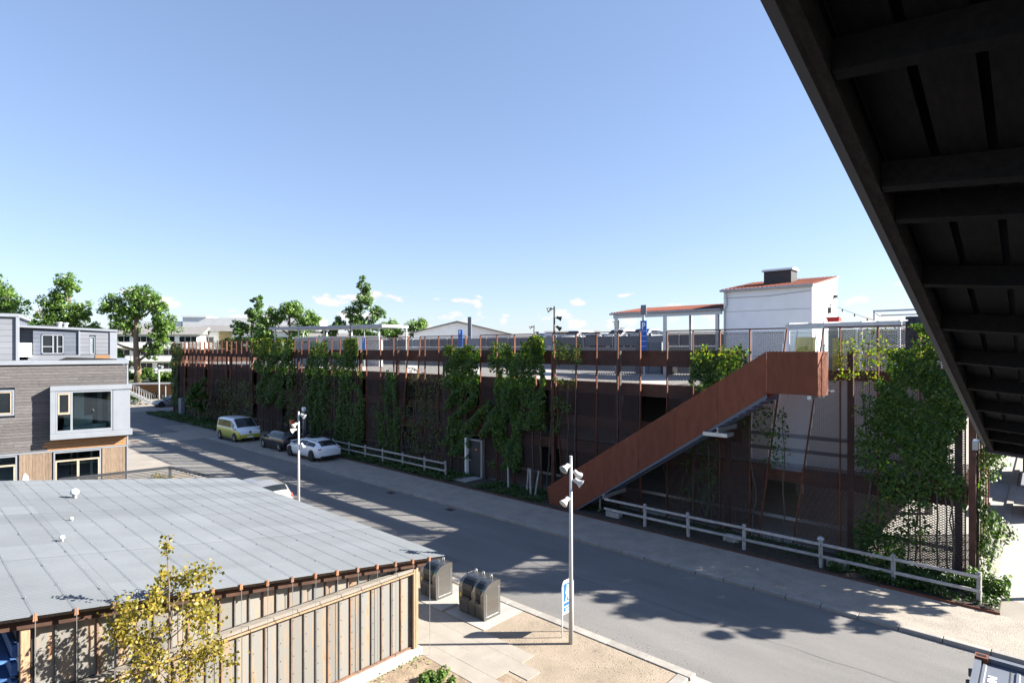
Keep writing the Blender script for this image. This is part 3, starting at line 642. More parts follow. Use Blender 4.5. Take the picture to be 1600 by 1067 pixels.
build_car('camper_van', 'two-tone van, white above and lime yellow below, parked facing us', (20.98, 51.55, .03), R(-90), VAN, (-1.52, 1.55), .37,
          [(-2.15, -1.05, .10, .86), (-1.0, -.05, .10, .86), (0.0, .82, .10, .86), (.90, 1.3, .10, .80)], (.82, 1.78), (-2.33, -2.2), P_lime, P_white,
          [('headlamp', 2.22, .70, .90, .20, .34, .09, M_glassl), ('tail_lamp', -2.34, .72, 1.0, .10, .40, .10, M_red)], van_extra, rim=M_galv)
HATCH = [(-2.0, .38, .85, 1.0, .76, .62), (-1.93, .30, .93, 1.20, .83, .64), (-1.6, .26, .95, 1.42, .86, .60), (-.8, .22, .95, 1.47, .865, .60), (.1, .22, .93, 1.46, .865, .60), (.45, .22, .92, 1.38, .865, .62),
         (1.05, .22, .90, 1.02, .86, .70), (1.6, .24, .82, .92, .83, .66), (1.9, .30, .70, .80, .76, .60), (2.0, .38, .60, .66, .66, .52)]
build_car('hatchback', 'small black hatchback parked between the van and the white estate', (21.3, 44.2, .105), R(90), HATCH, (-1.32, 1.38), .33,
          [(-1.45, -.55, .14, .84), (-.48, .42, .14, .86), (.47, .85, .14, .72)], (.42, 1.08), (-1.95, -1.55), P_black, P_black,
          [('tail_lamp', -1.90, .70, .88, .16, .24, .22, M_red), ('headlamp', 1.85, .62, .68, .26, .26, .12, M_glassl)], rim=M_galv)
EST = [(-2.42, .36, .80, .92, .78, .64), (-2.32, .28, .92, 1.02, .88, .66), (-2.0, .24, .96, 1.22, .93, .62), (-1.5, .22, .96, 1.38, .95, .60), (-.6, .20, .95, 1.45, .955, .61), (.2, .20, .93, 1.44, .955, .61), (.6, .20, .92, 1.35, .955, .63),
       (1.25, .20, .90, .99, .95, .74), (1.9, .23, .80, .88, .92, .72), (2.25, .28, .68, .74, .84, .64), (2.42, .38, .56, .60, .70, .52)]
def est_extra(t, body, cab, sec):
    obj('diffuser', MB().box(-2.45, -2.2, -.72, .72, .22, .40), M_black, body, local=True, bevel=.03)
    obj('roof_trim', MB().tube([(-1.7, .61, 1.35), (-.6, .64, 1.43), (.5, .64, 1.39)], .02, 6).tube([(-1.7, -.61, 1.35), (-.6, -.64, 1.43), (.5, -.64, 1.39)], .02, 6), M_black, cab, local=True)
    obj('panoramic_roof', MB().box(-.7, .5, -.42, .42, 1.45, 1.462), M_glassd, cab, local=True)
build_car('estate_car', 'white sporty estate car with black wheels, rear towards us', (21.1, 38.95, .105), R(90), EST, (-1.5, 1.62), .345,
          [(-1.75, -.75, .16, .80), (-.70, .40, .16, .86), (.45, 1.0, .16, .70)], (.55, 1.3), (-2.26, -1.62), P_white, P_white,
          [('tail_lamp', -2.33, .60, .86, .14, .56, .11, M_red), ('headlamp', 2.15, .62, .62, .3, .3, .10, M_glassl)], est_extra, rim=M_black)
SUV = [(-2.2, .38, .95, 1.15, .82, .66), (-2.12, .32, 1.05, 1.38, .90, .68), (-1.85, .30, 1.06, 1.60, .93, .67), (-.9, .28, 1.06, 1.68, .935, .67), (.1, .28, 1.05, 1.67, .935, .67), (.45, .28, 1.04, 1.58, .935, .68),
       (1.1, .28, 1.02, 1.14, .93, .76), (1.75, .30, .94, 1.04, .90, .72), (2.08, .36, .80, .90, .82, .64), (2.2, .46, .66, .72, .72, .56)]
SUVW = [(-1.75, -.85, .14, .84), (-.8, .35, .14, .86), (.4, .85, .14, .72)]
SUVL = [('tail_lamp', -2.10, .78, 1.02, .16, .20, .30, M_red), ('headlamp', 2.05, .66, .82, .26, .30, .12, M_glassl)]
build_car('family_car', 'pale silver car half hidden behind the grey shed roof', (12.1, 27.9, .05), R(90), SUV, (-1.35, 1.4), .35, SUVW, (.42, 1.15), (-2.13, -1.86), P_silver, P_silver, SUVL)
build_car('saloon_car', 'silver car parked beyond the far corner of the garage', (27.2, 88.6, .01), R(180), EST, (-1.5, 1.62), .345, [(-1.75, -.75, .16, .80), (-.70, .40, .16, .86), (.45, 1.0, .16, .70)], (.55, 1.3), (-2.26, -1.62), P_grey, P_grey, [('headlamp', 2.15, .62, .62, .3, .3, .10, M_glassl)], rim=M_dark)
for i, (yy, p, lb) in enumerate(((31.9, P_white, 'white car on the upper deck just right of the black lamp mast'), (29.6, P_grey, 'grey car on the upper deck between white cars'), (27.2, P_white, 'white car on the upper deck nearest the carport'), (36.0, P_dblue, 'dark blue car on the upper deck left of the black lamp mast'), (24.8, P_grey, 'grey car on the upper deck seen just left of the carport post'))):
    build_car('deck_car', lb, (43.6, yy, 7.955), R(180), SUV if i % 2 == 0 else HATCH, (-1.32, 1.38), .34, SUVW if i % 2 == 0 else [(-1.45, -.55, .14, .84), (-.48, .42, .14, .86)], (.43, 1.08), (-1.95, -1.6), p, p, (), group='cars on the upper deck')

# ================================================================== TIMBER BUILDING ON THE LEFT (local frame: x along the front, y back, z up)
tb = thing('timber_building', 'weathered timber clad building with box bay window and flat roof on the left', 'building', (8.76, 35.55, 0), math.atan2(-.214, .977))
def lb(name, m, mat, parent=None, **k): return obj(name, m, mat, parent or tb, local=True, **k)
lb('wall_core', MB().box(-12, -3.3, .10, 8, 2.9, 7.0).box(-.5, -.04, .10, 8, 2.9, 7.0).box(-3.3, -.5, .10, 8, 6.3, 7.0).box(-3.3, -.5, 4.2, 8, 2.9, 6.3).box(-12, -4.45, .9, 8, 0, 2.75).box(-1.13, -.04, .10, 8, 0, 2.75).box(-4.45, -3.05, .10, 8, 0, 2.75).box(-3.05, -1.13, 3.5, 8, 0, 2.75).box(-12, -.04, .10, 8, 2.752, 2.898), M_greypan2)
lb('roof_edge', MB().box(-12, .06, -.08, 8.1, 7.12, 7.32), M_alu)
lb('floor_trim', MB().box(-12, .03, -.03, .095, 2.79, 2.86), M_alu)
lb('corner_trim', MB().box(-.035, .035, -.03, .3, 0, 7.11), M_alu)
# horizontal cladding boards, cut around the openings
z = 2.87; k = 0
while z < 7.0:
    h = .138; a = .006*(k % 3)
    def brd(x0, x1, mt=M_woodw): lb('cladding_board', MB().box(x0, x1, -.012-a*.6, .09, z+.005, z+h), mt)
    if z+h > 3.46 and z < 6.03: spans = [(-12, -3.17)]
    else: spans = [(-12, -.04)]
    for (x0, x1) in spans:
        if z+h > 4.72 and z < 5.92 and x0 < -5: brd(-12, -6.2); brd(-4.52, x1)
        else:
            c = random.uniform(-8, -4.2) if z < 3.4 or x1 < -1 else random.uniform(-5.5, -.8)
            if z < 3.4: brd(x0, c); brd(c+.004, -3.3+.2*math.sin(k*5)); brd(-3.296+.2*math.sin(k*5), x1, M_woodo)
            else: brd(x0, c); brd(c+.004, x1)
    z += h+.006; k += 1
# ground floor: vertical boards
x = -4.36
while x < -3.15: lb('cladding_board', MB().box(x, x+.118, -.02, .09, .05, 2.78), M_woodv); x += .124
x = -1.08
while x < -.1: lb('cladding_board', MB().box(x, x+.118, -.02, .09, .05, 2.78), M_woodv); x += .124
# box bay
bay = lb('bay_window', MB().box(-3.16, .18, -.52, 0, 5.82, 6.05).box(-3.16, .2, -.54, 0, 3.44, 3.72).box(-3.16, -2.96, -.5, 0, 3.725, 5.815).box(-.63, .1, -.47, 0, 3.725, 5.815), M_alu, bevel=.008)
lb('frame', MB().box(-2.95, -.65, -.49, -.42, 3.73, 3.87).box(-2.95, -.65, -.49, -.42, 5.73, 5.81).box(-2.37, -2.28, -.49, -.42, 3.87, 5.73).box(-.72, -.65, -.49, -.42, 3.87, 5.73).box(-2.95, -2.88, -.49, -.42, 3.87, 5.73), M_alu, bay)
lb('sash', MB().box(-2.87, -2.80, -.50, -.43, 4.66, 5.72).box(-2.45, -2.38, -.50, -.43, 4.66, 5.72).box(-2.80, -2.45, -.50, -.43, 5.63, 5.72).box(-2.80, -2.45, -.50, -.43, 4.66, 4.76), M_pinef, bay)
lb('pane', MB().box(-2.27, -.73, -.455, -.445, 3.88, 5.72), M_glass, bay); lb('pane', MB().box(-2.79, -2.46, -.455, -.445, 4.77, 5.62), M_glass, bay); lb('pane', MB().box(-2.86, -2.39, -.455, -.445, 3.88, 4.64), M_glass, bay)
# room behind the bay
room = lb('room', MB().box(-3.28, -.52, .1, 4.18, 3.4, 3.5).box(-3.28, -.52, 4.05, 4.18, 3.5, 6.2).box(-3.29, -3.2, .1, 4.0, 3.5, 6.2), M_conc)
lb('curtain', MB().box(-2.25, -1.85, .5, .6, 3.55, 6.0).box(-1.3, -1.1, 1.6, 1.7, 3.55, 6.0).box(-.85, -.66, .6, .7, 3.55, 6.0), M_whiter, room)
lb('sofa', MB().box(-2.7, -1.5, .2, .9, 3.5, 4.0).box(-2.7, -1.5, .9, 1.1, 3.5, 4.45).box(-1.6, -.9, .3, .7, 3.5, 4.05), M_white, room, bevel=.05)
# small window at the far left, with sash
w2 = lb('window', MB().box(-6.2, -4.54, -.05, .08, 5.86, 5.93).box(-6.2, -4.54, -.06, .08, 4.70, 4.77).box(-6.2, -6.13, -.05, .08, 4.77, 5.86).box(-4.61, -4.54, -.05, .08, 4.77, 5.86), M_alu)
lb('sash', MB().box(-6.12, -4.62, -.03, .06, 5.79, 5.855).box(-6.12, -4.62, -.03, .06, 4.775, 4.84).box(-6.12, -6.05, -.03, .06, 4.84, 5.79).box(-4.69, -4.62, -.03, .06, 4.84, 5.79), M_pinef, w2)
lb('pane', MB().box(-6.04, -4.70, .0, .01, 4.845, 5.785), M_glassd, w2)
# ground floor glazing
def glazing(x0, x1, mid):
    w = lb('window', MB().box(x0, x1, .0, .08, 2.70, 2.78).box(x0, x0+.06, .0, .08, .05, 2.70).box(x1-.06, x1, .0, .08, .05, 2.70), M_alu)
    lb('sash', MB().box(x0+.065, x1-.065, -.01, .07, 2.26, 2.34).box(x0+.065, x0+.13, -.01, .07, .1, 2.25).box(x1-.13, x1-.065, -.01, .07, .1, 2.25).box(mid-.05, mid+.05, -.01, .07, .1, 2.25), M_pinef, w)
    lb('pane', MB().box(x0+.135, mid-.055, .03, .04, .12, 2.25), M_glass, w); lb('pane', MB().box(mid+.055, x1-.135, .03, .04, .12, 2.25), M_glass, w); lb('pane', MB().box(x0+.065, x1-.065, .03, .04, 2.345, 2.70), M_glass, w)
glazing(-3.06, -1.13, -2.08); glazing(-7.5, -4.44, -6)
lb('interior_shelf', MB().box(-2.9, -1.3, 1.2, 1.6, 1.2, 1.28).box(-2.9, -1.3, 1.2, 1.6, 1.9, 1.98).box(-1.6, -1.5, .9, 1.3, 0, 2.7), M_whiter); lb('interior_shelf', MB().box(-2.3, -1.9, 1.1, 1.19, 1.98, 2.2), M_yellow)
# set-back top storey of slate panels
def rowpanels(x0, x1, y, z0, z1, mat, n, cuts=()):
    h = (z1-z0)/n
    for i in range(n):
        for (a, b) in [(x0, x1)] if not cuts or not (z0+i*h < cuts[3] and z0+(i+1)*h > cuts[2]) else [(x0, cuts[0]), (cuts[1], x1)]:
            if b-a > .05: lb('wall_panel', MB().box(a, b, y, y+.06, z0+i*h+.006, z0+(i+1)*h-.004), mat)
rowpanels(-12, -4.62, 1.5, 7.33, 9.45, M_greypan, 7); lb('top_storey', MB().box(-12, -4.66, 1.56, 7, 7.33, 9.5), M_greypan2)
lb('roof_edge', MB().box(-12, -4.5, 1.38, 7.2, 9.5, 9.66), M_alu); lb('corner_trim', MB().box(-4.62, -4.5, 1.4, 1.6, 7.33, 9.49), M_alu)
rowpanels(-4.0, -2.12, 2.0, 7.60, 8.88, M_greypan2, 6, (-3.67, -2.74, 7.62, 8.66)); rowpanels(-2.05, -.52, 1.95, 7.60, 8.84, M_greypan, 6, (-1.66, -1.38, 7.58, 8.6))
rowpanels(-4.6, -4.02, 2.6, 7.4, 8.95, M_greypan2, 3)
lb('top_storey', MB().box(-4.65, -.5, 2.67, 7, 7.33, 8.82).box(-4.0, -3.7, 2.07, 2.66, 7.33, 8.82).box(-2.7, -1.7, 2.07, 2.66, 7.33, 8.82).box(-1.35, -.5, 2.07, 2.66, 7.33, 8.8), M_greypan2)
lb('roof_edge', MB().prism([(-4.6, 9.0), (-.4, 8.84), (-.4, 8.95), (-4.6, 9.12)], 'y', 1.85, 7.1), M_alu)
lb('corner_trim', MB().box(-2.12, -2.05, 1.92, 2.06, 7.4, 8.9), M_alu); lb('corner_trim', MB().box(-.75, -.42, 1.9, 2.2, 7.33, 8.83), M_alu)
lb('base_trim', MB().box(-4.2, -.76, 1.9, 2.0, 7.33, 7.58), M_greypan); lb('base_trim', MB().box(-1.4, -.78, 1.87, 1.895, 7.36, 7.56), M_woodo)
for (x0, x1, z0, z1, mid) in ((-3.66, -2.75, 7.63, 8.65, -3.1), (-1.65, -1.39, 7.6, 8.58, None)):
    w = lb('window', MB().box(x0, x1, 1.97, 2.05, z1-.06, z1).box(x0, x1, 1.97, 2.05, z0, z0+.06).box(x0, x0+.05, 1.97, 2.05, z0, z1).box(x1-.05, x1, 1.97, 2.05, z0, z1), M_alu)
    lb('pane', MB().box(x0+.05, x1-.05, 2.02, 2.03, z0+.06, z1-.06), M_glassd if mid else M_glassl, w)
    if mid: lb('mullion', MB().box(mid-.12, mid-.06, 1.98, 2.06, z0+.06, z1-.06).box(mid+.06, mid+.11, 1.98, 2.06, z0+.06, z1-.06).box(x0+.05, mid-.12, 1.98, 2.06, z0+.36, z0+.41).box(mid+.11, x1-.05, 1.98, 2.06, z0+.36, z0+.41), M_alu, w)
lb('roof_vent', lathe([(.12, 0), (.12, .3), (.16, .31), (.16, .4)], 10), M_galv, loc=(-3.0, 3.2, 8.95)); lb('roof_vent', lathe([(.12, 0), (.12, .3), (.16, .31), (.16, .4)], 10), M_galv, loc=(-2.75, 3.4, 8.93))
lb('roof_window', MB().box(-3.8, -3.2, 3.0, 4.2, 9.0, 9.18), M_dark)
lb('terrace_cover', MB().prism([(-2.9, 7.33), (-.45, 7.33), (-.45, 7.36), (-2.6, 7.46)], 'y', .3, 1.6), M_black)
lb('terrace_box', MB().box(-4.5, -4.05, 1.6, 2.2, 7.5, 8.2), M_white)
tag(obj('parasol', MB().tube([(4.35, 33.6, 0), (4.35, 33.6, 1.0)], .03, 8).tube([(4.35, 33.6, 1.0), (4.35, 33.6, 1.1), (4.35, 33.6, 1.7), (4.35, 33.6, 2.2), (4.35, 33.6, 2.32)], [.24, .26, .20, .10, .02], 9), M_fabric), 'closed white parasol standing in front of the timber building', 'parasol')
# slatted dark pergola roof
pg = thing('slatted_pergola', 'low dark slatted pergola roof between shed and timber building', 'pergola', (8.5, 28.5, 0))
A_, B_, C_, D_ = Vector((4.5, 27.3, 2.25)), Vector((10.1, 26.4, 2.2)), Vector((9.4, 31.0, 2.2)), Vector((5.2, 31.3, 2.25))
for p, q in ((A_, B_), (B_, C_), (C_, D_), (D_, A_)): obj('rail', MB().bar(p, q, .08, .12), M_dark, pg)
for i in range(1, 12): t_ = i/12; obj('slat', MB().bar(A_.lerp(D_, t_)+Vector((0, 0, .075)), B_.lerp(C_, t_)+Vector((0, 0, .07)), .14, .008), M_dark, pg)
for p in (A_, B_, C_, D_): obj('post', MB().box(p.x-.05, p.x+.05, p.y-.05, p.y+.05, 0, 2.15), M_dark, pg)

# ================================================================== SHED WITH CORRUGATED ROOF
shed = thing('metal_shed', 'long shed with grey corrugated roof and rust streaked sheet metal wall', 'shed', (9.3, 11.95, 0))
RZ = lambda x: 3.79-.151*(x-1.22)
Y0, Y1, XR, XL = 11.62, 25.1, 10.10, -4.0
def corr(x0, x1, y0, y1, lift):
    m = MB(); n = int(round((y1-y0)/.0125)); o = 0
    for i in range(n+1):
        yy = y0+(y1-y0)*i/n; h = .011*math.sin(2*math.pi*yy/.076)+lift
        m.v += [(x0, yy, RZ(x0)+h), (x1, yy, RZ(x1)+h)]
    for i in range(n): m.f.append((2*i, 2*i+1, 2*i+3, 2*i+2))
    return m
rows = [(XL, -.6), (-.62, 2.85), (2.83, 6.4), (6.38, XR)]
for c in range(12):
    ya = Y0+c*(Y1-Y0)/12; yb = ya+(Y1-Y0)/12+.04
    for r, (xa, xb) in enumerate(rows):
        o = obj('roof_sheet', corr(xa, xb, ya, min(yb, Y1), .003*(c % 2)+.004*r), M_roofm, shed, smooth=True)
obj('roof_deck', MB().prism([(XL, RZ(XL)-.09), (XR-.12, RZ(XR-.12)-.09), (XR-.12, RZ(XR-.12)-.03), (XL, RZ(XL)-.03)], 'y', Y0+.12, Y1-.05), M_woodv, shed)
obj('rake_board', MB().prism([(XL, RZ(XL)-.26), (9.55, RZ(9.55)-.26), (9.75, RZ(9.75)-.02), (XL, RZ(XL)-.02)], 'y', Y0+.22, Y0+.26), M_fascia, shed)
for i in range(12): obj('rafter_tail', MB().prism([(9.35, RZ(9.35)-.25), (9.9, RZ(9.9)-.13), (9.95, RZ(9.95)-.035), (9.35, RZ(9.35)-.035)], 'y', 12.2+1.15*i, 12.27+1.15*i), M_post, shed)
# wall sheets
P0, P1 = 1.66, 9.14; step = (P1-P0)/26
top = lambda x: RZ(x)-.22
M_rust = bpy.data.materials.new('m_rust_streaked_sheet'); M_rust.use_nodes = True
nt = M_rust.node_tree; nn = nt.nodes; nl = nt.links; bs = nn['Principled BSDF']; bs.inputs['Roughness'].default_value = .62; bs.inputs['Metallic'].default_value = .12
g_ = nn.new('ShaderNodeNewGeometry'); oi = nn.new('ShaderNodeObjectInfo'); mpp = nn.new('ShaderNodeMapping'); mpp.inputs['Scale'].default_value = (5.0, 1, .55)
ad = nn.new('ShaderNodeVectorMath'); ad.operation = 'ADD'; sc_ = nn.new('ShaderNodeVectorMath'); sc_.operation = 'SCALE'; sc_.inputs[0].default_value = (31, 17, 43)
nl.new(oi.outputs['Random'], sc_.inputs['Scale']); nl.new(g_.outputs['Position'], ad.inputs[0]); nl.new(sc_.outputs[0], ad.inputs[1]); nl.new(ad.outputs[0], mpp.inputs['Vector'])
n1 = nn.new('ShaderNodeTexNoise'); n1.inputs['Scale'].default_value = 1.3; n1.inputs['Detail'].default_value = 8; n1.inputs['Roughness'].default_value = .65; nl.new(mpp.outputs['Vector'], n1.inputs['Vector'])
rr = nn.new('ShaderNodeValToRGB'); ee = rr.color_ramp.elements; ee[0].position = .40; ee[0].color = (.172, .174, .172, 1); ee[1].position = .78; ee[1].color = (.14, .05, .03, 1)
q = ee.new(.53); q.color = (.182, .172, .155, 1); q = ee.new(.61); q.color = (.25, .185, .13, 1); q = ee.new(.70); q.color = (.25, .115, .055, 1)
nl.new(n1.outputs['Fac'], rr.inputs['Fac'])
mrv = nn.new('ShaderNodeMapRange'); mrv.inputs['To Min'].default_value = .82; mrv.inputs['To Max'].default_value = 1.12; nl.new(oi.outputs['Random'], mrv.inputs['Value'])
mv = nn.new('ShaderNodeVectorMath'); mv.operation = 'SCALE'; nl.new(rr.outputs['Color'], mv.inputs[0]); nl.new(mrv.outputs['Result'], mv.inputs['Scale']); nl.new(mv.outputs[0], bs.inputs['Base Color'])
M_rib1 = pm('m_dark_rib', (.11, .108, .105), .2, 5, .6); M_rib2 = pm('m_brown_rib', (.165, .095, .065), .3, 5, .75)
for i in range(26):
    xa = P0+i*step; xb = xa+step
    obj('wall_sheet', MB().box(xa+.016, xb-.016, 11.955+random.uniform(0, .004), 11.965, .30, 2.16), M_rust, shed)
    obj('wall_sheet', MB().prism([(xa+.016, 2.30), (xb-.016, 2.30), (xb-.016, top(xb)), (xa+.016, top(xa))], 'y', 12.055, 12.065), M_rust, shed)
    mt = M_rib1 if (i*7) % 5 < 3 else M_rib2
    obj('rib', MB().box(xb-.013, xb+.011, 11.925, 11.975, .30, 2.16), mt, shed); obj('rib', MB().box(xb-.013, xb+.011, 12.02, 12.075, 2.30, top(xb)-.005), mt, shed)
    bm3 = MB()
    for j in range(5):
        for dx in (.055,): bm3.box(xa+dx-.006, xa+dx+.006, 11.945, 11.954, .5+.38*j, .512+.38*j)
    obj('screws', bm3, M_black, shed)['kind'] = 'stuff'
obj('wall_core', MB().prism([(1.64, .1), (9.2, .1), (9.2, top(9.2)-.02), (1.64, top(1.64)-.02)], 'y', 12.08, 12.2), M_dark, shed)
obj('wall_core', MB().box(9.1, 9.22, 12.21, 24.6, .1, 2.3), M_conc, shed)
obj('ledge_beam', MB().box(1.6, 9.2, 11.86, 12.05, 2.215, 2.285), M_beam, shed, bevel=.006); obj('ledge_batten', MB().box(1.6, 9.2, 11.83, 11.858, 2.17, 2.205), M_post, shed)
obj('top_plate', MB().prism([(1.55, top(1.55)+.005), (9.2, top(9.2)+.005), (9.2, top(9.2)+.045), (1.55, top(1.55)+.045)], 'y', 12.0, 12.09), M_post, shed)
obj('bottom_rail', MB().box(1.6, 9.2, 11.90, 11.99, .25, .295), M_rib2, shed)
obj('corner_post', MB().box(9.19, 9.33, 11.84, 11.98, .2, 2.28), M_post, shed, bevel=.006); obj('corner_post', MB().box(9.21, 9.30, 11.99, 12.1, .2, 2.30), M_galv, shed); obj('corner_post', MB().box(1.48, 1.60, 11.88, 12.0, .05, top(1.55)), M_post, shed, bevel=.006)
obj('plinth', MB().box(1.5, 9.42, 11.78, 12.3, -.05, .24), M_plinth, shed, bevel=.02)
# wires over the roof, clips on the roof edge, studs holding the wires
cx_ = [1.62+.525*i for i in range(16)]
stud = fixn(lathe([(.009, 0), (.009, .03), (.014, .03), (.014, .038)], 6).mesh('stud'))
cl = fixn(MB().prism([(-.03, -.05), (.03, -.05), (.022, .06), (-.022, .06)], 'y', -.035, .0).mesh('clip'))
for i, x in enumerate(cx_):
    z0 = RZ(x)
    obj('clip', cl, M_clip, shed, (x, Y0-.005, z0-.02))
    obj('wire', MB().tube([(x, Y0-.04, 0.08), (x, Y0-.04, z0+.05)], .006, 5), M_galv, shed); obj('wire', MB().tube([(x, Y0-.03, z0+.03), (x, Y1, z0+.03)], .003, 5), M_galv, shed)
    for j in range(9): obj('stud', stud, M_galv, shed, (x, Y0+.9+1.4*j+.5*(i % 2), z0+.01))
for j, (x, y_, r_) in enumerate(((2.75, 16.3, .05), (3.95, 21.6, .105), (3.3, 18.4, .04))):
    obj('roof_cowl', lathe([(r_*.6, 0), (r_*.6, r_*1.2), (r_, r_*1.3), (r_*1.15, r_*1.8), (r_*.9, r_*2.5), (r_*.3, r_*2.8)], 14), M_fabric, shed, (x, y_, RZ(x)), smooth=True)
# blue boards on the shaded side wall
for i in range(11):
    obj('blue_board', MB().box(1.39-.012*(i % 2), 1.465, 12.03, 17.5, .15+.285*i, .15+.285*i+.20), M_blued, shed, bevel=.01)
    obj('blue_ledge', MB().box(1.24, 1.376, 12.03, 17.5, .11+.285*i, .145+.285*i), M_blued, shed)
obj('side_wall', MB().box(1.47, 1.6, 12.21, 24.6, .05, 3.4), M_navy, shed)

# ================================================================== STREET FURNITURE
lamp_mast((12.43, 9.29, .05), 4.97, [(.22, R(175), .5), (.42, R(-20), .75), (.62, R(-62), .55), (1.10, R(170), .65)], 'tall grey lamp mast with four spot heads on the gravel verge', M_polew, .052, .70, group='grey lamp masts along the street')
lamp_mast((12.72, 24.75, .05), 5.0, [(.12, R(-55), .55), (.52, R(185), .6), (.78, R(140), .4), (1.45, R(-48), 1.1)], 'grey lamp mast with four spot heads rising behind the shed roof', M_polew, .052, .70, group='grey lamp masts along the street')
lamp_mast((28.6, 99.3, .0), 5.4, [(.12, R(-55), .55), (.52, R(185), .6), (.78, R(140), .4)], 'distant grey lamp mast in front of the bicycle shelter', M_polew, .10, 1.3, group='grey lamp masts along the street')
# pedestrian sign on two posts
sg = thing('pedestrian_sign', 'blue sign with white walking figure and arrow between two white posts', 'sign', (12.8, 9.66, .05))
for xx in (12.53, 13.02): obj('post', MB().tube([(xx, 9.66, .02), (xx, 9.66, 1.42)], .018, 10), M_signw, sg, smooth=True)
bd = obj('board', MB().box(12.555, 12.995, 9.645, 9.665, .66, 1.53), M_signw, sg)
obj('top_rail', MB().tube([(12.53, 9.66, 1.42), (12.56, 9.66, 1.50), (12.62, 9.66, 1.55), (12.93, 9.66, 1.55), (12.99, 9.66, 1.50), (13.02, 9.66, 1.42)], .02, 10), M_signw, sg, smooth=True)
obj('blue_field', MB().box(12.568, 12.982, 9.639, 9.644, 1.00, 1.49), M_blue, bd); obj('blue_field', MB().box(12.568, 12.982, 9.639, 9.644, .87, .97), M_blue, bd); obj('blue_field', MB().box(12.568, 12.982, 9.639, 9.644, .73, .845), M_blue, bd)
fg = MB(); ys_ = (9.633, 9.638); cxp = 12.74
fg.prism([(cxp+.034*math.cos(a), 1.415+.038*math.sin(a)) for a in [2*math.pi*i/12 for i in range(12)]], 'y', *ys_)
fg.prism([(cxp-.05, 1.36), (cxp+.04, 1.365), (cxp+.045, 1.21), (cxp-.035, 1.21)], 'y', *ys_)
fg.prism([(cxp-.052, 1.358), (cxp-.09, 1.22), (cxp-.066, 1.212), (cxp-.036, 1.30)], 'y', *ys_); fg.prism([(cxp+.042, 1.36), (cxp+.085, 1.24), (cxp+.062, 1.228), (cxp+.043, 1.29)], 'y', *ys_)
fg.prism([(cxp-.034, 1.208), (cxp+.004, 1.208), (cxp-.05, 1.03), (cxp-.085, 1.03)], 'y', *ys_); fg.prism([(cxp+.006, 1.208), (cxp+.045, 1.208), (cxp+.082, 1.03), (cxp+.046, 1.03)], 'y', *ys_)
obj('walking_figure', fg, M_signw, bd)
obj('arrow', MB().prism([(12.64, .785), (12.70, .82), (12.70, .797), (12.91, .797), (12.91, .775), (12.70, .775), (12.70, .752)], 'y', 9.633, 9.638), M_signw, bd)
# half-buried waste containers
def waste_bin(loc, w, d, h, slots, label, nh):
    x, y, z = loc; t = thing('waste_container', label, 'waste container', loc, group='steel waste containers by the road')
    prof = [(.03, 0), (0, .35*h), (-.005, .70*h), (.05, .83*h), (.16, .92*h), (.32, .975*h), (.52*d/.7, h), (d, .965*h), (d, 0)]
    obj('body', MB().prism([(x+p, z+q) for p, q in prof], 'y', y+.02, y+w-.02), M_steel, t, bevel=.008)
    for yy in (y, y+w-.019): obj('side_plate', MB().prism([(x+.0+p*.98, z+.0+q*1.005) for p, q in prof], 'y', yy, yy+.018), M_steel, t)
    obj('side_frame', MB().box(x+.10, x+.115, y-.008, y-.001, z+.08, z+.70*h).box(x+d-.09, x+d-.075, y-.008, y-.001, z+.08, z+.80*h).box(x+.116, x+d-.091, y-.008, y-.001, z+.08, z+.095), M_galv, t)
    for (ya, yb) in slots:
        obj('hood', MB().prism([(x-.02, z+.70*h), (x+.02, z+.84*h), (x+.14, z+.945*h), (x+.24, z+.975*h), (x+.24, z+.96*h), (x+.15, z+.93*h), (x+.035, z+.83*h), (x-.008, z+.70*h)], 'y', y+ya, y+yb), M_glassd, t)
        obj('opening', MB().box(x-.012, x+.03, y+ya+.03, y+yb-.03, z+.46*h, z+.70*h), M_black, t); obj('chute_lip', MB().box(x-.06, x-.013, y+ya+.05, y+yb-.05, z+.44*h, z+.52*h), M_dark, t)
    obj('seam', MB().box(x-.004, x+.01, y+w*.35, y+w*.36, z+.03, z+.44*h).box(x-.004, x+.01, y+w*.62, y+w*.63, z+.03, z+.44*h), M_dark, t)
    for k in range(nh):
        yy = y+w*(.2+.6*k/max(1, nh-1)) if nh > 2 else y+w*(.3+.35*k)
        obj('lifting_loop', MB().tube([(x+d*.72, yy-.04, z+.97*h), (x+d*.72, yy-.045, z+.97*h+.1), (x+d*.72, yy-.025, z+.97*h+.15), (x+d*.72, yy+.025, z+.97*h+.15), (x+d*.72, yy+.045, z+.97*h+.1), (x+d*.72, yy+.04, z+.97*h)], .014, 8), M_galv, t, smooth=True)
    obj('sticker', MB().box(x+.03, x+.05, y+.03, y+.13, z+.76*h, z+.83*h), MATS['m_teal'], t); obj('notice', MB().box(x-.012, x-.006, y+w-.12, y+w-.05, z+.45*h, z+.55*h), M_yellow, t)
pm('m_teal', (.02, .22, .28), .05, 3, .5)
waste_bin((11.70, 11.85, .06), 1.06, .70, 1.06, [(.12, .36), (.50, .92)], 'wide steel waste container with two chutes nearest the lamp mast', 3)
waste_bin((11.66, 13.93, .06), .78, .70, 1.06, [(.16, .62)], 'narrow steel waste container with one chute beside the shed', 2)
for (x0, x1, y0, y1, lb_) in ((11.36, 12.98, 11.5, 13.15, 'x'), (11.34, 12.9, 13.3, 15.0, 'y')):
    struct('bin_slab', MB().box(x0, x1, y0, y1, -.02, .066), M_conc)
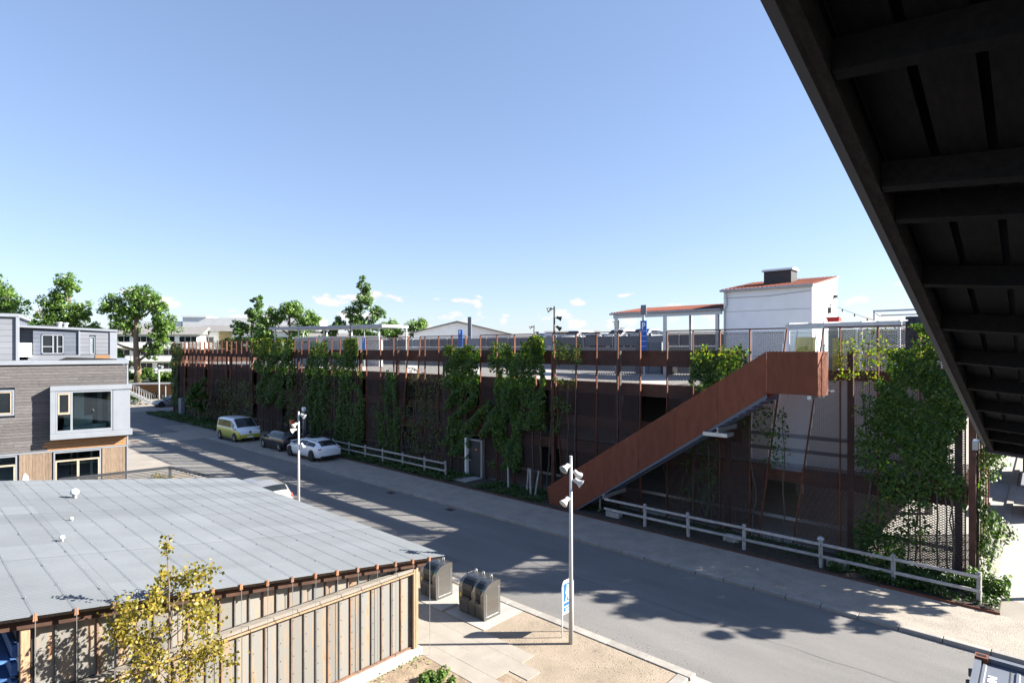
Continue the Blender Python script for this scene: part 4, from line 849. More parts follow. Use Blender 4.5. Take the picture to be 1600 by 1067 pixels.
# timber post-and-rail fences
def fence(posts, x, ends, label, hp=1.02):
    t = thing('rail_fence', label, 'fence', (x, posts[0], .1), group='weathered rail fences before the mesh wall')
    for yy in posts:
        le = random.uniform(-.04, .04); obj('post', MB().bar((x, yy, .05), (x+le*.4, yy+le, .1+hp), .09, .11), M_greyfence, t, bevel=.008)
    ys2 = [ends[0]]+[p for p in posts[1:-1]]+[ends[1]]
    for z0, dz in ((.90, 0), (.47, 0)):
        for a, b in zip(ys2[:-1], ys2[1:]): obj('rail', MB().bar((x-.075, a+.01, .08+z0+random.uniform(-.012, .012)), (x-.075, b-.01, .08+z0+random.uniform(-.012, .012)), .04, .10), M_greyfence, t, bevel=.006)
fence([1.46, 3.67, 5.84, 8.57, 10.86, 12.88], 22.62, (1.4, 14.95), 'long weathered rail fence at the right, below the stair')
fence([26.7, 28.7, 30.95, 33.2, 35.3, 37.4, 39.6, 47.5], 23.1, (26.6, 48), 'far weathered rail fence beside the white estate car and door')
for i, (yy, xx, le, lb_) in enumerate(((21.95, 23.6, (.0, .05), 'single pale stake left of the three leaning stakes'), (20.55, 23.55, (.0, -.12), 'leftmost of three pale leaning stakes by the mesh'), (20.2, 23.45, (.0, .02), 'upright middle one of three pale stakes by the mesh'), (19.85, 23.4, (-.1, -.35), 'most slanted right-hand one of three pale stakes'))):
    tag(obj('wooden_stake', MB().tube([(xx, yy, .05), (xx+le[0]*.5, yy+le[1]*.5, .8), (xx+le[0], yy+le[1], 1.5-.2*(i == 0))], [.055, .05, .045], 8), M_greyfence), lb_, 'stake', 'wooden stakes by the mesh wall')
tag(obj('stand_pipe', MB().tube([(23.4, 15.75, .1), (23.4, 15.75, .75), (23.4, 15.66, .9), (23.4, 15.5, .93), (23.4, 15.38, .82), (23.4, 15.36, .72)], .045, 10).tube([(23.4, 15.75, .1), (23.4, 15.75, .17)], .16, 12), M_galv), 'curved grey vent pipe on the ground under the stair', 'pipe')
hy_ = thing('hydrant', 'small grey hydrant post behind the right-hand rail fence', 'hydrant', (22.95, 5.95, .1))
obj('post', MB().tube([(22.95, 5.95, .1), (22.95, 5.95, .95)], .06, 10), M_galv, hy_); obj('head', lathe([(.07, 0), (.12, .04), (.13, .12), (.09, .19), (.03, .22)], 12), M_galv, hy_, (22.95, 5.95, .93), smooth=True)
for (xx, yy, w, lb_) in ((23.0, 14.7, .7, 'pale concrete block at the left end of the long fence'), (23.3, 9.3, .6, 'pale concrete block behind the middle of the long fence'), (23.1, 5.4, .7, 'pale concrete block beside the small hydrant')):
    tag(obj('concrete_block', MB().box(xx-.18, xx+.18, yy-w/2, yy+w/2, .1, .36), M_greyfence, bevel=.015), lb_, 'concrete block', 'concrete blocks along the mesh wall')
cpn = thing('charge_post', 'tall charging post with round head behind the black car', 'charging post', (23.0, 43.9, .1))
obj('post', MB().tube([(23.0, 43.9, .1), (23.0, 43.9, 3.2)], .09, 10), M_alu, cpn); obj('head', MB().tube([(22.9, 43.9, 3.05), (23.1, 43.9, 3.05)], .18, 14), M_signw, cpn); obj('meter_box', MB().box(22.9, 23.15, 43.4, 43.75, .1, 2.6), M_dark, cpn)
tk = thing('ticket_machine', 'dark post with orange red top between van and charging post', 'ticket machine', (22.7, 45.2, .1))
obj('post', MB().box(22.55, 22.8, 45.1, 45.4, .1, 1.75), M_dark, tk); obj('panel', MB().box(22.54, 22.81, 45.08, 45.42, 1.76, 2.1), M_orange, tk)
# bollards and bicycle far left
bk = thing('bicycle', 'bicycle with thin wheels parked at the foot of the outdoor stair', 'bicycle', (23.4, 92.3, 0))
for dx in (-.5, .5): obj('wheel', MB().tube([(23.4+dx+.34*math.cos(a), 92.3, .36+.34*math.sin(a)) for a in [2*math.pi*i/20 for i in range(21)]], .025, 6, False), M_black, bk)
obj('frame', MB().tube([(22.9, 92.3, .36), (23.2, 92.3, .85), (23.75, 92.3, .9), (23.9, 92.3, .36)], .022, 6).tube([(23.2, 92.3, .85), (23.35, 92.3, .36), (23.75, 92.3, .85)], .022, 6), M_greypan, bk); obj('saddle', MB().box(23.05, 23.3, 92.24, 92.36, .95, 1.02), M_black, bk); obj('handlebar', MB().tube([(23.78, 92.05, 1.05), (23.78, 92.55, 1.05)], .02, 6), M_black, bk)
# container seen from above at the lower right
ct = thing('freight_container', 'grey freight container seen from above at the lower right corner', 'container', (11.7, .8, 0))
obj('walls', MB().box(10.5, 12.92, -5.2, .84, .1, 2.52), M_contn, ct); obj('top_side_rail', MB().box(12.83, 12.94, -5.2, .70, 2.525, 2.605), M_contn, ct); obj('top_side_rail', MB().box(10.5, 10.6, -5.2, .70, 2.525, 2.605), M_contn, ct); obj('end_rail', MB().box(10.68, 12.76, .79, .88, 2.525, 2.58), M_contn, ct)
for i in range(10):
    yc = .745-.43*i
    obj('roof_rib', MB().prism([(yc+.035, 2.525), (yc+.018, 2.545), (yc-.018, 2.545), (yc-.035, 2.525)], 'x', 10.65, 12.70), M_contn, ct)
    obj('roof_groove', MB().box(10.65, 12.74, yc-.345, yc-.325, 2.521, 2.5235), M_dark, ct)
for xx in (12.76, 10.5): 
    cc = obj('corner_casting', MB().box(xx, xx+.18, .705, .885, 2.44, 2.615), M_corten, ct); obj('casting_slot', MB().box(xx+.05, xx+.13, .73, .86, 2.616, 2.62), M_black, cc)
for k in range(4): obj('hinge', MB().tube([(12.62-.45*k, .92, 2.30), (12.62-.45*k, .92, 2.42)], .04, 8), M_dark, ct)
def letters(name, txt, size, mat, parent, loc, rz, extrude=.002):
    cu = bpy.data.curves.new(name, 'FONT'); cu.body = txt; cu.size = size; cu.extrude = extrude
    tmp = bpy.data.objects.new('tmp', cu); C.objects.link(tmp); dg = bpy.context.evaluated_depsgraph_get()
    me = bpy.data.meshes.new_from_object(tmp.evaluated_get(dg)); bpy.data.objects.remove(tmp); bpy.data.curves.remove(cu)
    o = obj(name, me, mat, parent, loc); o.rotation_euler = rz; return o
letters('roof_lettering', 'MINI', .17, M_signw, ct, (12.0, .565, 2.528), (0, 0, 0))

# ================================================================== CANOPY OVERHEAD
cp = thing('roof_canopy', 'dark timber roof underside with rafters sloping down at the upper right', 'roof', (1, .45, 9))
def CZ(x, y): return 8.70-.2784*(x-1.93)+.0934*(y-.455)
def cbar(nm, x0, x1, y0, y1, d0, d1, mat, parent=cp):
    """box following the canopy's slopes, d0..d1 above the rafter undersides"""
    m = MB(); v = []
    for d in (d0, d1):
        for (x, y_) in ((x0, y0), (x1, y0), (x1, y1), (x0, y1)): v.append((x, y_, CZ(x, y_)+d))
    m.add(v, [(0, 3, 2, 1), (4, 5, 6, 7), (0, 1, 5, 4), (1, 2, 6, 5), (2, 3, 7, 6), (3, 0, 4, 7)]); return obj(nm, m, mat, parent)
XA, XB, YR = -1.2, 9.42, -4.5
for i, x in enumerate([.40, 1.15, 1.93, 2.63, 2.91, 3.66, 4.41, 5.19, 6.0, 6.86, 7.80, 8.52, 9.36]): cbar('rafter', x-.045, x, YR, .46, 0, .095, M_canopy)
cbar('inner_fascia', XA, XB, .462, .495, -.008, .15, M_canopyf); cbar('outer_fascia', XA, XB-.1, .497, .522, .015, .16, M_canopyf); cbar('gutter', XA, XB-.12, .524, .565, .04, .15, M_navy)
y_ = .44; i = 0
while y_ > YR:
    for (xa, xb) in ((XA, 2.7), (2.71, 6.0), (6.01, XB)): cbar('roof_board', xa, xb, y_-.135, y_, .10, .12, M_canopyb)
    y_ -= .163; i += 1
obj('wall', MB().box(-9, 9.2, -14, -.95, 0, 5.7), M_dark, cp)  # unseen building mass, added to cut sky light and ground bounce
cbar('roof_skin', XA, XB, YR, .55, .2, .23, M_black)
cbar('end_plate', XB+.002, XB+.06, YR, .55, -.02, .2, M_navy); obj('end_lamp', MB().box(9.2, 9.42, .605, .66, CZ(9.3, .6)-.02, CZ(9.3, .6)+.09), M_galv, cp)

# ================================================================== VINES ON THE MESH
def vine(label, blobs, n, mat, seed, size=.15, thick=.30, stems=3, mix=None, end=False, clump=1.1, fill=-.05):
    """blobs: (y0, y1, z0, z1, weight) rectangles on the facade; leaves are clumped inside with ragged edges"""
    r = np.random.default_rng(seed); yb = min(b[0] for b in blobs); ye = max(b[1] for b in blobs)
    t = thing('climbing_vine', label, 'vine', (27, 1.6, .1) if end else (24.4, (yb+ye)/2, .1), group='climbing vines on the mesh wall')
    tot = sum(b[4] for b in blobs); P = []
    for (y0, y1, z0, z1, w) in blobs:
        n_ = n*1.35; k = int(n_*w/tot*1.9); a = np.stack([r.uniform(0, 1, k), r.uniform(0, 1, k)], 1)
        yy = y0+(y1-y0)*a[:, 0]; zz = z0+(z1-z0)*a[:, 1]
        nz_ = vnoise(np.stack([yy, zz], 1), clump*1.6, seed)+.35*vnoise(np.stack([yy, zz], 1), clump*4, seed+1)
        edge = np.minimum(np.minimum(a[:, 0], 1-a[:, 0])*(y1-y0), np.minimum(a[:, 1], 1-a[:, 1])*(z1-z0)*.8)
        keep = nz_*1.15+np.clip(edge, 0, .6)*.70 > .88-fill+r.uniform(-.15, .15, k); depth = np.clip((nz_-.45)*1.4, .05, 1.1)
        P.append(np.stack([depth[keep], yy[keep], zz[keep]], 1))
    P = np.concatenate(P)
    if len(P) > n*1.35: P = P[r.choice(len(P), int(n*1.35), replace=False)]
    k = len(P); out = thick*.72*P[:, 0]*1.5*r.uniform(.1, 1, k)+.04
    if end: pos = np.stack([P[:, 1], 1.72-out*1.5, P[:, 2]], 1); N = np.stack([r.normal(0, .5, k), -np.ones(k), r.normal(.45, .45, k)], 1)
    else: pos = np.stack([FX-.06-out, P[:, 1], P[:, 2]], 1); N = np.stack([-np.ones(k), r.normal(-.1, .5, k), r.normal(.45, .45, k)], 1)
    sz = size*.84*r.uniform(.4, 1.45, k)
    if mix:
        m2, frac, zlo = mix; sel = (r.uniform(0, 1, k) < frac*np.clip((pos[:, 2]-zlo)/1.2, 0.04, 1))  # yellow mixes paint sunlit highlights into the colour of the upper leaves
        leaves('leaves', pos[~sel], N[~sel], sz[~sel], mat, t)
        if sel.sum(): leaves('pale_leaves', pos[sel], N[sel], sz[sel], m2, t)
    else: leaves('leaves', pos, N, sz, mat, t)
    for s_ in range(stems):
        b = blobs[s_ % len(blobs)]; y = r.uniform(b[0]+.1*(b[1]-b[0]), b[1]-.1*(b[1]-b[0])); pts = []; z = .1; zt = b[3]-.3
        while z < zt: pts.append((FX-.09-r.uniform(0, .05), y, z) if not end else (y, 1.70, z)); z += .5; y += r.normal(0, .045)
        if len(pts) > 2: obj('stem', MB().tube(pts, list(np.linspace(.035, .012, len(pts))), 6), M_twig, t)
    return t
vine('sparse vine at the far left end of the garage mesh', [(76, 80.6, 6.0, 8.6, 1.2), (77.5, 80.6, 1, 6, 1)], 2600, L_vine, 21, .20, .3, 3, (L_vineb, .4, 3))
vine('thick vine block left of the long shelter, highest at its top', [(49.0, 56.6, 5.6, 8.9, 3), (50, 55.5, 2.5, 6.0, 1.6), (48.3, 49.3, 4, 8.8, .6)], 9500, L_vine, 22, .19, .55, 4, (L_viney, .35, 7.3))
vine('vine column right of the thick block under the shelter', [(42.6, 46.4, 3.5, 8.6, 3), (43.0, 45.6, .3, 3.8, 1.2)], 5600, L_vine, 23, .18, .45, 3, (L_viney, .35, 7.3))
vine('vine below the second blue parking sign, reaching the ground', [(37.6, 41.8, 4.0, 7.6, 1.5), (38.0, 40.0, 6.5, 8.7, 1), (37.4, 41.8, .3, 4.2, 1.4)], 6400, L_vine, 24, .17, .4, 4, (L_viney, .3, 7.2))
vine('narrow dark vine between two grey columns at the middle', [(33.4, 35.4, 3.6, 6.4, 1), (33.0, 36.2, .2, 3.8, 1.2)], 3400, L_vine, 25, .16, .35, 3)
vine('dense vine hanging over the steel door', [(25.0, 28.3, 3.6, 8.1, 3), (25.8, 28.3, 1.2, 4, .7), (23.9, 26.0, 2.6, 5.0, .9)], 8800, L_vine, 26, .16, .55, 3, (L_viney, .35, 7.2))
vine('tallest dense vine between the door and the stair foot', [(19.9, 24.0, 3.4, 8.25, 3.2), (21.6, 24.1, .9, 4, 1.6), (19.7, 21.0, 7.0, 8.6, .5)], 11500, L_vine, 27, .155, .6, 4, (L_viney, .35, 7.4))
vine('thin straggling vine just right of the big grey column', [(18.0, 19.5, 3.4, 6.4, 1), (17.6, 19.5, 6.6, 8.4, .6)], 900, L_vine, 28, .14, .3, 2, (L_vineb, .4, 3))
vine('small leafy vine peeking over the stair side near the landing', [(8.6, 11.4, 5.9, 8.1, 1.6), (10.2, 11.6, 6.2, 7.7, 1)], 1500, L_vine, 29, .15, .4, 2, (L_viney, .7, 6.9))
vine('thin trailing vine under the stair landing', [(7.4, 9.4, 3.0, 6.2, 1), (10.4, 12.4, .6, 5.0, .8)], 700, L_vine, 30, .12, .25, 2, None)
vine('large dense vine covering the right end of the mesh', [(1.9, 4.5, 4.4, 7.9, 4), (1.9, 3.4, 7.2, 8.75, .7), (1.9, 5.1, 3.6, 6.4, 1.2), (1.9, 4.4, 2.4, 4.8, 1)], 12500, L_vine, 31, .118, .70, 4, (L_viney, .4, 7.0), clump=1.3, fill=.08)
vine('yellowish loose vine spreading left from the large vine', [(4.2, 6.0, 6.4, 8.3, 1.2), (3.4, 5.2, 7.2, 8.7, .8), (4.3, 5.4, 3.5, 6.5, .5)], 420, L_viney, 32, .11, .4, 2)
vine('low straggling vine beneath the large vine behind the fence', [(2.6, 5.0, .9, 3.8, 1), (1.9, 3.0, 2.2, 4.4, .7), (3.6, 5.2, .3, 1.6, .8)], 1500, L_vine, 33, .12, .3, 3, (L_vineb, .3, 1))
vine('sunlit vine cascading down the garage end by the side street', [(24.4, 28.5, 3.6, 8.7, 3.2), (24.5, 26.6, .3, 4, 1.3)], 6500, L_bush, 34, .14, .85, 3, None, True)
vine('thin browning vine spread over the mesh left of the door', [(28.4, 32.0, .4, 6.6, 1), (30.0, 36.8, .3, 4.4, .8)], 1500, L_vineb, 35, .15, .35, 5, (L_vine, .5, 0))
vine('thin browning vine spread over the mesh behind the white estate car', [(41.0, 43.4, .4, 7.4, 1), (45.5, 50, .3, 6.5, 1.2)], 2200, L_vineb, 36, .17, .35, 5, (L_vine, .5, 0))
vine('thin dark vine low on the mesh behind the black car', [(56.5, 66, .3, 5.0, 1), (66, 76, .3, 3.0, .8)], 2400, L_vine, 37, .2, .35, 4, (L_vineb, .5, 0))
# dry tangled stems low on the mesh
for i, (ya, yb_, lbl) in enumerate(((8.7, 12.6, 'tangle of bare grey vine stems low on the mesh under the stair'), (29.0, 33.0, 'tangle of bare grey vine stems on the mesh left of the door'))):
    m = MB(); r = random.Random(50+i)
    for k in range(46):
        y = r.uniform(ya, yb_); z = r.uniform(.2, .8); pts = []
        for s_ in range(7): pts.append((FX-.08-r.uniform(0, .12), y, z)); y += r.gauss(0, .22); z += r.uniform(.1, .55)
        m.tube(pts, [.014-.0015*q for q in range(7)], 4)
    tag(obj('bare_vine', m, M_twig), lbl, 'vine', 'bare vine stems on the mesh wall')
# low planting in the bed
def cover(name, label, x0, x1, y0, y1, z, h, n, mat, seed, size=.10):
    r = np.random.default_rng(seed); k = n*2; p = np.stack([r.uniform(x0, x1, k), r.uniform(y0, y1, k)], 1)
    hh = vnoise(p, 2.0, seed); keep = hh > r.uniform(.25, .6, k); p = p[keep][:n]; hh = hh[keep][:n]; m = len(p)
    pos = np.stack([p[:, 0], p[:, 1], z+hh*h*r.uniform(.2, 1, m)], 1); N = np.stack([r.normal(-.2, .6, m), r.normal(-.2, .6, m), np.ones(m)], 1)
    o = leaves(name, pos, N, size*r.uniform(.6, 1.3, m), mat, None); return tag(o, label, 'ground cover')
cover('ground_cover', 'green ground cover in the bed behind the right end of the fence', 22.35, 24.4, 1.0, 5.6, .12, .5, 5200, L_grass, 61)
cover('ground_cover', 'green ground cover in the bed around the pale stakes', 22.4, 24.4, 18.6, 23.6, .12, .3, 3200, L_grass, 62)
cover('ground_cover', 'green ground cover along the far fence', 22.4, 24.4, 25.6, 41.5, .12, .4, 8000, L_grass, 63, .13)
cover('ground_cover', 'dark green ground cover at the far left foot of the mesh', 21.6, 24.3, 54, 80, .05, .5, 6500, L_grass, 64, .2)
cover('ground_cover', 'thin weeds in the bed under the stair', 23.0, 24.4, 6.2, 17.5, .12, .22, 1500, L_grass, 65, .08)
cover('ground_cover', 'small weeds along the foot of the shed plinth', 4, 9.3, 11.2, 11.75, .06, .15, 400, L_bush, 66, .06)
cover('ground_cover', 'leafy sunlit vine foot spilling at the corner of the mesh', 23.4, 25.3, .8, 1.9, .05, .9, 1700, L_bush, 67, .11)

# ================================================================== TREES AND SHRUBS
def limb(m, a, b, r0, r1, seed, n=5, wob=.12):
    r = random.Random(seed); a = Vector(a); b = Vector(b); L = (b-a).length; pts = []
    for i in range(n+1):
        q = i/n; p = a.lerp(b, q); w = wob*L*math.sin(math.pi*q)*.5
        pts.append(p+Vector((r.uniform(-w, w), r.uniform(-w, w), r.uniform(-w, w)*.3)))
    m.tube(pts, list(np.linspace(r0, r1, n+1)), 8)
def tree(label, base, h, clumps, n, mat, seed, trunk_r=.35, size=.45, hollow=.55, twigs=True, name='tree', group='trees beyond the garage', cat='tree'):
    """clumps: (dx, dy, z, radius, zscale) relative to the base. Leaves sit mostly on uneven shells of many sub-clumps"""
    r = np.random.default_rng(seed); t = thing(name, label, cat, base, group=group); bx, by, bz = base
    m = MB(); zt = bz+h*.78; limb(m, (bx, by, bz-.2), (bx+r.uniform(-.03, .03)*h, by, zt), trunk_r, trunk_r*.25, seed, 7, .05)
    P = []; N = []; tot = sum(c[3]**2*c[4] for c in clumps)
    for ci, (dx, dy, z, rad, zs) in enumerate(clumps):
        rad *= .88
        c = np.array([bx+dx, by+dy, bz+z]); zf = min(zt, bz+max(z-rad*zs*1.1, h*.18))
        limb(m, (bx, by, zf-.3), tuple(c), trunk_r*.42, trunk_r*.10, seed*31+ci)
        ns = max(9, int(rad*rad*13)); k = int(1.5*n*rad*rad*zs/tot)
        d = r.normal(size=(ns, 3)); d /= np.linalg.norm(d, axis=1, keepdims=True); sub = c+d*np.array([rad, rad, rad*zs])*r.uniform(.35, 1.05, (ns, 1)); sr = rad*r.uniform(.16, .38, ns)
        if twigs:
            for q in range(0, ns, 3): limb(m, tuple(c), tuple(sub[q]), trunk_r*.1, trunk_r*.03, seed+q, 3)
        idx = r.integers(0, ns, k); dd = r.normal(size=(k, 3)); dd /= np.linalg.norm(dd, axis=1, keepdims=True)
        rr_ = sr[idx][:, None]*r.uniform(hollow, 1.1, (k, 1)); P.append(sub[idx]+dd*rr_*np.array([1, 1, .85])); N.append(dd+np.array([0, 0, .5])+r.normal(0, .45, (k, 3)))
    obj('trunk', m, M_bark, t, smooth=True)
    P = np.concatenate(P); N = np.concatenate(N); leaves('crown', P, N, size*.80*r.uniform(.5, 1.3, len(P)), mat, t, aspect=.85); return t
tree('big round-headed tree with bare forked trunk behind the left building', (28.4, 109.4, 2.3), 16.6, [(-2.6, 2.6, 12.6, 2.5, .95), (.2, 0, 14.2, 2.6, .9), (2.3, -2.2, 12.6, 2.0, .95), (3.0, -3.0, 8.6, 2.5, 1.35), (-1.2, 1.2, 9.6, 2.4, .9), (-3.6, 3.9, 7.3, 2.2, .9), (-2.2, 2.4, 3.9, 2.0, 1.0), (1.9, -2.0, 5.6, 1.7, 1.1), (-.2, .2, 11.8, 2.0, .8)], 15000, L_tree, 71, .62, .42, .6)
tree('tall slender poplar left of the big round-headed tree', (20.6, 118, 2.3), 18.2, [(.0, 0, 16.0, 2.2, 1.1), (-1.5, 1.4, 13.3, 2.4, 1.0), (1.4, -1.6, 11.6, 2.3, 1.0), (-.4, .6, 9.6, 2.9, .95), (2.6, -2.6, 8.4, 2.2, .8), (-2.2, 2.3, 10.4, 2.0, .9), (.8, -.5, 6.6, 3.2, .8)], 12000, L_tree, 72, .35, .44, .45)
tree('tree cut by the left edge of the picture', (12.2, 127, 2.3), 18.4, [(0, 0, 15.0, 3.0, 1.1), (2.0, -2.2, 12.6, 2.8, 1.0), (1.2, -1, 9.2, 3.4, .9), (3.4, -3.6, 8.4, 2.4, .8), (-3, 3, 12, 3, 1)], 10000, L_tree, 73, .4, .46, .5)
tree('low rounded tree between the two poplars at far left', (19.5, 138, 2.3), 11, [(-3, 2, 8.4, 3.0, .75), (0, 0, 9.2, 3.0, .75), (3.4, -3, 8.2, 3.0, .75), (6.5, -6, 7.4, 2.8, .8)], 6000, L_treed, 74, .35, .5, .5)
tree('pointed poplar in front of the white apartment block', (45.5, 105.6, 2.3), 16.0, [(.6, -.7, 14.3, 1.4, 1.3), (.3, -.2, 11.8, 2.0, 1.1), (-1.4, 1.5, 9.4, 2.0, 1.0), (1.2, -1.2, 8.8, 2.3, 1.0), (-2.3, 2.4, 6.6, 2.3, .9), (.6, -.6, 6.0, 2.8, .9), (2.6, -2.6, 6.4, 1.8, .9)], 11000, L_treed, 75, .3, .42, .45)
tree('broad rounded tree right of the pointed poplar', (47.6, 96.4, 2.3), 15.0, [(-2.0, 2.1, 10.6, 2.3, 1.0), (.6, -.6, 12.2, 2.4, .95), (2.6, -2.7, 10.6, 2.2, 1.0), (-2.6, 2.6, 7.6, 2.2, .9), (1.4, -1.4, 8.0, 2.6, .9), (4.4, -4.6, 6.9, 2.0, .8)], 11000, L_tree, 76, .4, .42, .55)
tree('solitary tall poplar rising behind the long shelter', (58.5, 91.5, 2.3), 18.8, [(.6, -.6, 17.2, 1.6, 1.25), (.9, -.9, 14.4, 2.1, 1.1), (-.6, .6, 12.2, 2.2, 1.0), (2.2, -2.2, 11.8, 1.9, 1.0), (-2.6, 2.6, 10.0, 1.8, 1.0), (.4, -.4, 9.2, 2.8, .9), (3.2, -3.2, 8.9, 1.8, .9), (-3.6, 3.6, 8.2, 1.6, .9), (1, -1, 6.2, 3.0, .8)], 12500, L_treed, 77, .32, .42, .45)
tree('round bushy tree beside the white gable house', (73.5, 97.2, 2.3), 12, [(-2.2, 2.4, 9.4, 2.6, .95), (1.6, -1.6, 9.8, 2.6, .9), (-5, 5, 7.4, 2.0, .9), (3.6, -3.6, 8.0, 2.0, .9)], 8000, L_tree, 78, .4, .45, .6)
tree('small distant bush above the deck between mast and cars', (62, 48, 5), 5, [(0, 0, 4.2, .9, .9)], 700, L_treed, 79, .12, .3, .5, False)
tree('small dark tree growing at the foot of the garage mesh', (22.9, 66.5, .05), 4.6, [(0, 0, 3.9, .9, 1.0), (.1, -1.0, 3.0, .9, 1.0), (0, 1.0, 2.9, .9, 1.0), (-.2, .1, 2.1, 1.1, .9)], 3600, L_vine, 80, .08, .26, .5)
tree('leafy street tree beside the garage end, its ragged shadow lying on the road', (26.7, -2.0, 0), 9.0, [(0, 0, 7.9, 1.6, .8), (-.2, -.3, 6.2, 1.8, .9), (.4, .1, 4.7, 1.6, .7), (-.7, -.6, 7.2, 1.4, .8), (.7, .3, 6.9, 1.5, .8)], 13000, L_tree, 88, .14, .30, .4, group='street trees')
# shrubs on the bank
def shrub(label, base, rx, ry, h, n, mat, seed, size, group='shrubs by the street', name='shrub'):
    r = np.random.default_rng(seed); t = thing(name, label, 'shrub', base, group=group); bx, by, bz = base
    ns = 26; a = r.uniform(0, 6.28, ns); q = np.sqrt(r.uniform(0, 1, ns)); sub = np.stack([bx+rx*q*np.cos(a)*.8, by+ry*q*np.sin(a)*.8, bz+h*r.uniform(.25, .8, ns)*(1-.4*q)], 1); sr = min(rx, ry, h)*r.uniform(.25, .45, ns)
    i = r.integers(0, ns, n); d = r.normal(size=(n, 3)); d /= np.linalg.norm(d, axis=1, keepdims=True)
    P = sub[i]+d*sr[i][:, None]*r.uniform(.5, 1.1, (n, 1)); P[:, 2] = np.maximum(P[:, 2], bz+.02)
    m = MB()
    for k in range(0, ns, 2): limb(m, (bx+(sub[k][0]-bx)*.2, by+(sub[k][1]-by)*.2, bz), tuple(sub[k]), .02+.01*h, .008, seed+k, 4)
    obj('stems', m, M_twig, t); leaves('leaves', P, d+np.array([0, 0, .5])+r.normal(0, .4, (n, 3)), size*r.uniform(.6, 1.3, n), mat, t)
shrub('leftmost bright green shrub on the bank above the bicycle shelter', (26.8, 111.4, 2.3), 3.0, 1.6, 3.2, 2600, L_bush, 81, .34)
shrub('middle bright green shrub on the bank above the bicycle shelter', (30.4, 109.2, 2.3), 2.6, 1.6, 3.1, 2600, L_bush, 82, .34)
shrub('rightmost bright green shrub on the bank beside the garage corner', (34.4, 108.0, 2.3), 2.8, 1.6, 2.6, 2600, L_bush, 83, .34)
shrub('yellow green shrub at the corner of the timber building', (10.6, 36.3, 0), .85, .7, 1.25, 1100, L_sap, 84, .12)
shrub('low green plant in the lower foreground beside the shed plinth', (8.6, 10.45, .05), .75, .5, .30, 1900, L_bush, 85, .07)
shrub('scrubby plant beneath the outdoor stair at far left', (24.4, 97, 0), 1.4, 1.2, 1.8, 900, L_bush, 86, .2)
# sapling before the shed wall
sp_ = thing('sapling', 'slender young tree with yellow green leaves in front of the shed wall', 'tree', (3.35, 11.1, .05))
m = MB(); r = random.Random(91); tips = []
def grow(p, d, L, rad, dep):
    q = p+d*L; limb(m, tuple(p), tuple(q), rad, rad*.6, r.randint(0, 9999), 4, .06)
    tips.append((p.lerp(q, .55), dep)); tips.append((q, dep))
    if dep < 3:
        for k in range(3 if dep else 1):
            e = (d*.9+Vector((r.gauss(0, .42), r.gauss(0, .42), r.uniform(-.05, .35)))).normalized(); grow(q, e, L*r.uniform(.55, .8), rad*.6, dep+1)
b0 = Vector((3.35, 11.1, .05))
limb(m, tuple(b0), (3.36, 11.08, 3.2), .028, .016, 5, 8, .03); limb(m, (3.36, 11.08, 3.2), (3.30, 11.1, 4.66), .016, .004, 6, 8, .03)
for k in range(14):
    z = 1.0+k*.19; a = k*2.4; d = Vector((math.cos(a)*.85, math.sin(a)*.45, .5)).normalized(); grow(Vector((3.35, 11.09, z)), d, .62*(1-.028*k), .011, 1)
obj('trunk', m, M_bark, sp_)
P = []; N = []
for (t_, dep) in tips:
    if t_.z > 4.2: continue
    for q in range(10 if dep > 1 else 4):
        P.append((t_.x+r.gauss(0, .10), t_.y+r.gauss(0, .08), t_.z+r.gauss(-.03, .09))); N.append((r.gauss(0, .6), r.gauss(-.5, .6), r.gauss(.4, .5)))
for q in range(150):
    z = r.choice((3.75, 4.05, 4.45, 4.58))+r.gauss(0, .10); dx = -.24 if z < 3.9 else (-.05 if z < 4.2 else 0); P.append((3.31+dx*.7+r.gauss(0, .06), 11.1+r.gauss(0, .06), z)); N.append((r.gauss(0, .6), r.gauss(-.5, .6), r.gauss(.4, .5)))
leaves('leaves', np.array(P), np.array(N), .074*np.random.default_rng(5).uniform(.6, 1.25, len(P)), L_sap, sp_)

# ================================================================== FAR BUILDINGS
def windows_row(t, xs, w, z0, z1, y, mat=M_glassd, frame=M_whiter):
    for x in xs:
        f = obj('window', MB().box(x, x+w, y-.06, y-.003, z0, z1), frame, t, local=True); k = max(1, int(w/1.1))
        for i in range(k): obj('pane', MB().box(x+.08+i*(w-.08)/k, x+(i+1)*(w-.08)/k, y-.075, y-.061, z0+.08, z1-.08), mat, f, local=True)
def az(p, q): return math.atan2(q[1]-p[1], q[0]-p[0])
# long pale block on the skyline
a, b = (38, 163), (76, 131); L = math.dist(a, b)
t = thing('skyline_block', 'long pale brick block with raised parapet on the skyline', 'building', (*a, 2.3), az(a, b), group='apartment blocks beyond the street')
obj('wall', MB().box(0, L, 0, 12, 0, 9.6), M_brick, t, local=True); obj('roof_slab', MB().box(-.3, L+.3, -.5, 12.3, 9.61, 9.95), M_greyroof, t, local=True); obj('attic', MB().box(0, 14, 1, 11, 9.96, 12.3).box(14.5, L-3, .6, 11, 9.96, 13.2), M_whiter, t, local=True); obj('attic_cap', MB().box(14.3, 20, .4, 11.2, 13.21, 13.6), M_whiter, t, local=True)
windows_row(t, [3, 7.5, 12, 16.5, 21, 25.5, 30, 34.5], 1.8, 6.3, 7.9, 0); windows_row(t, [3, 7.5, 12, 16.5, 21, 25.5, 30, 34.5], 1.8, 3.2, 4.8, 0)
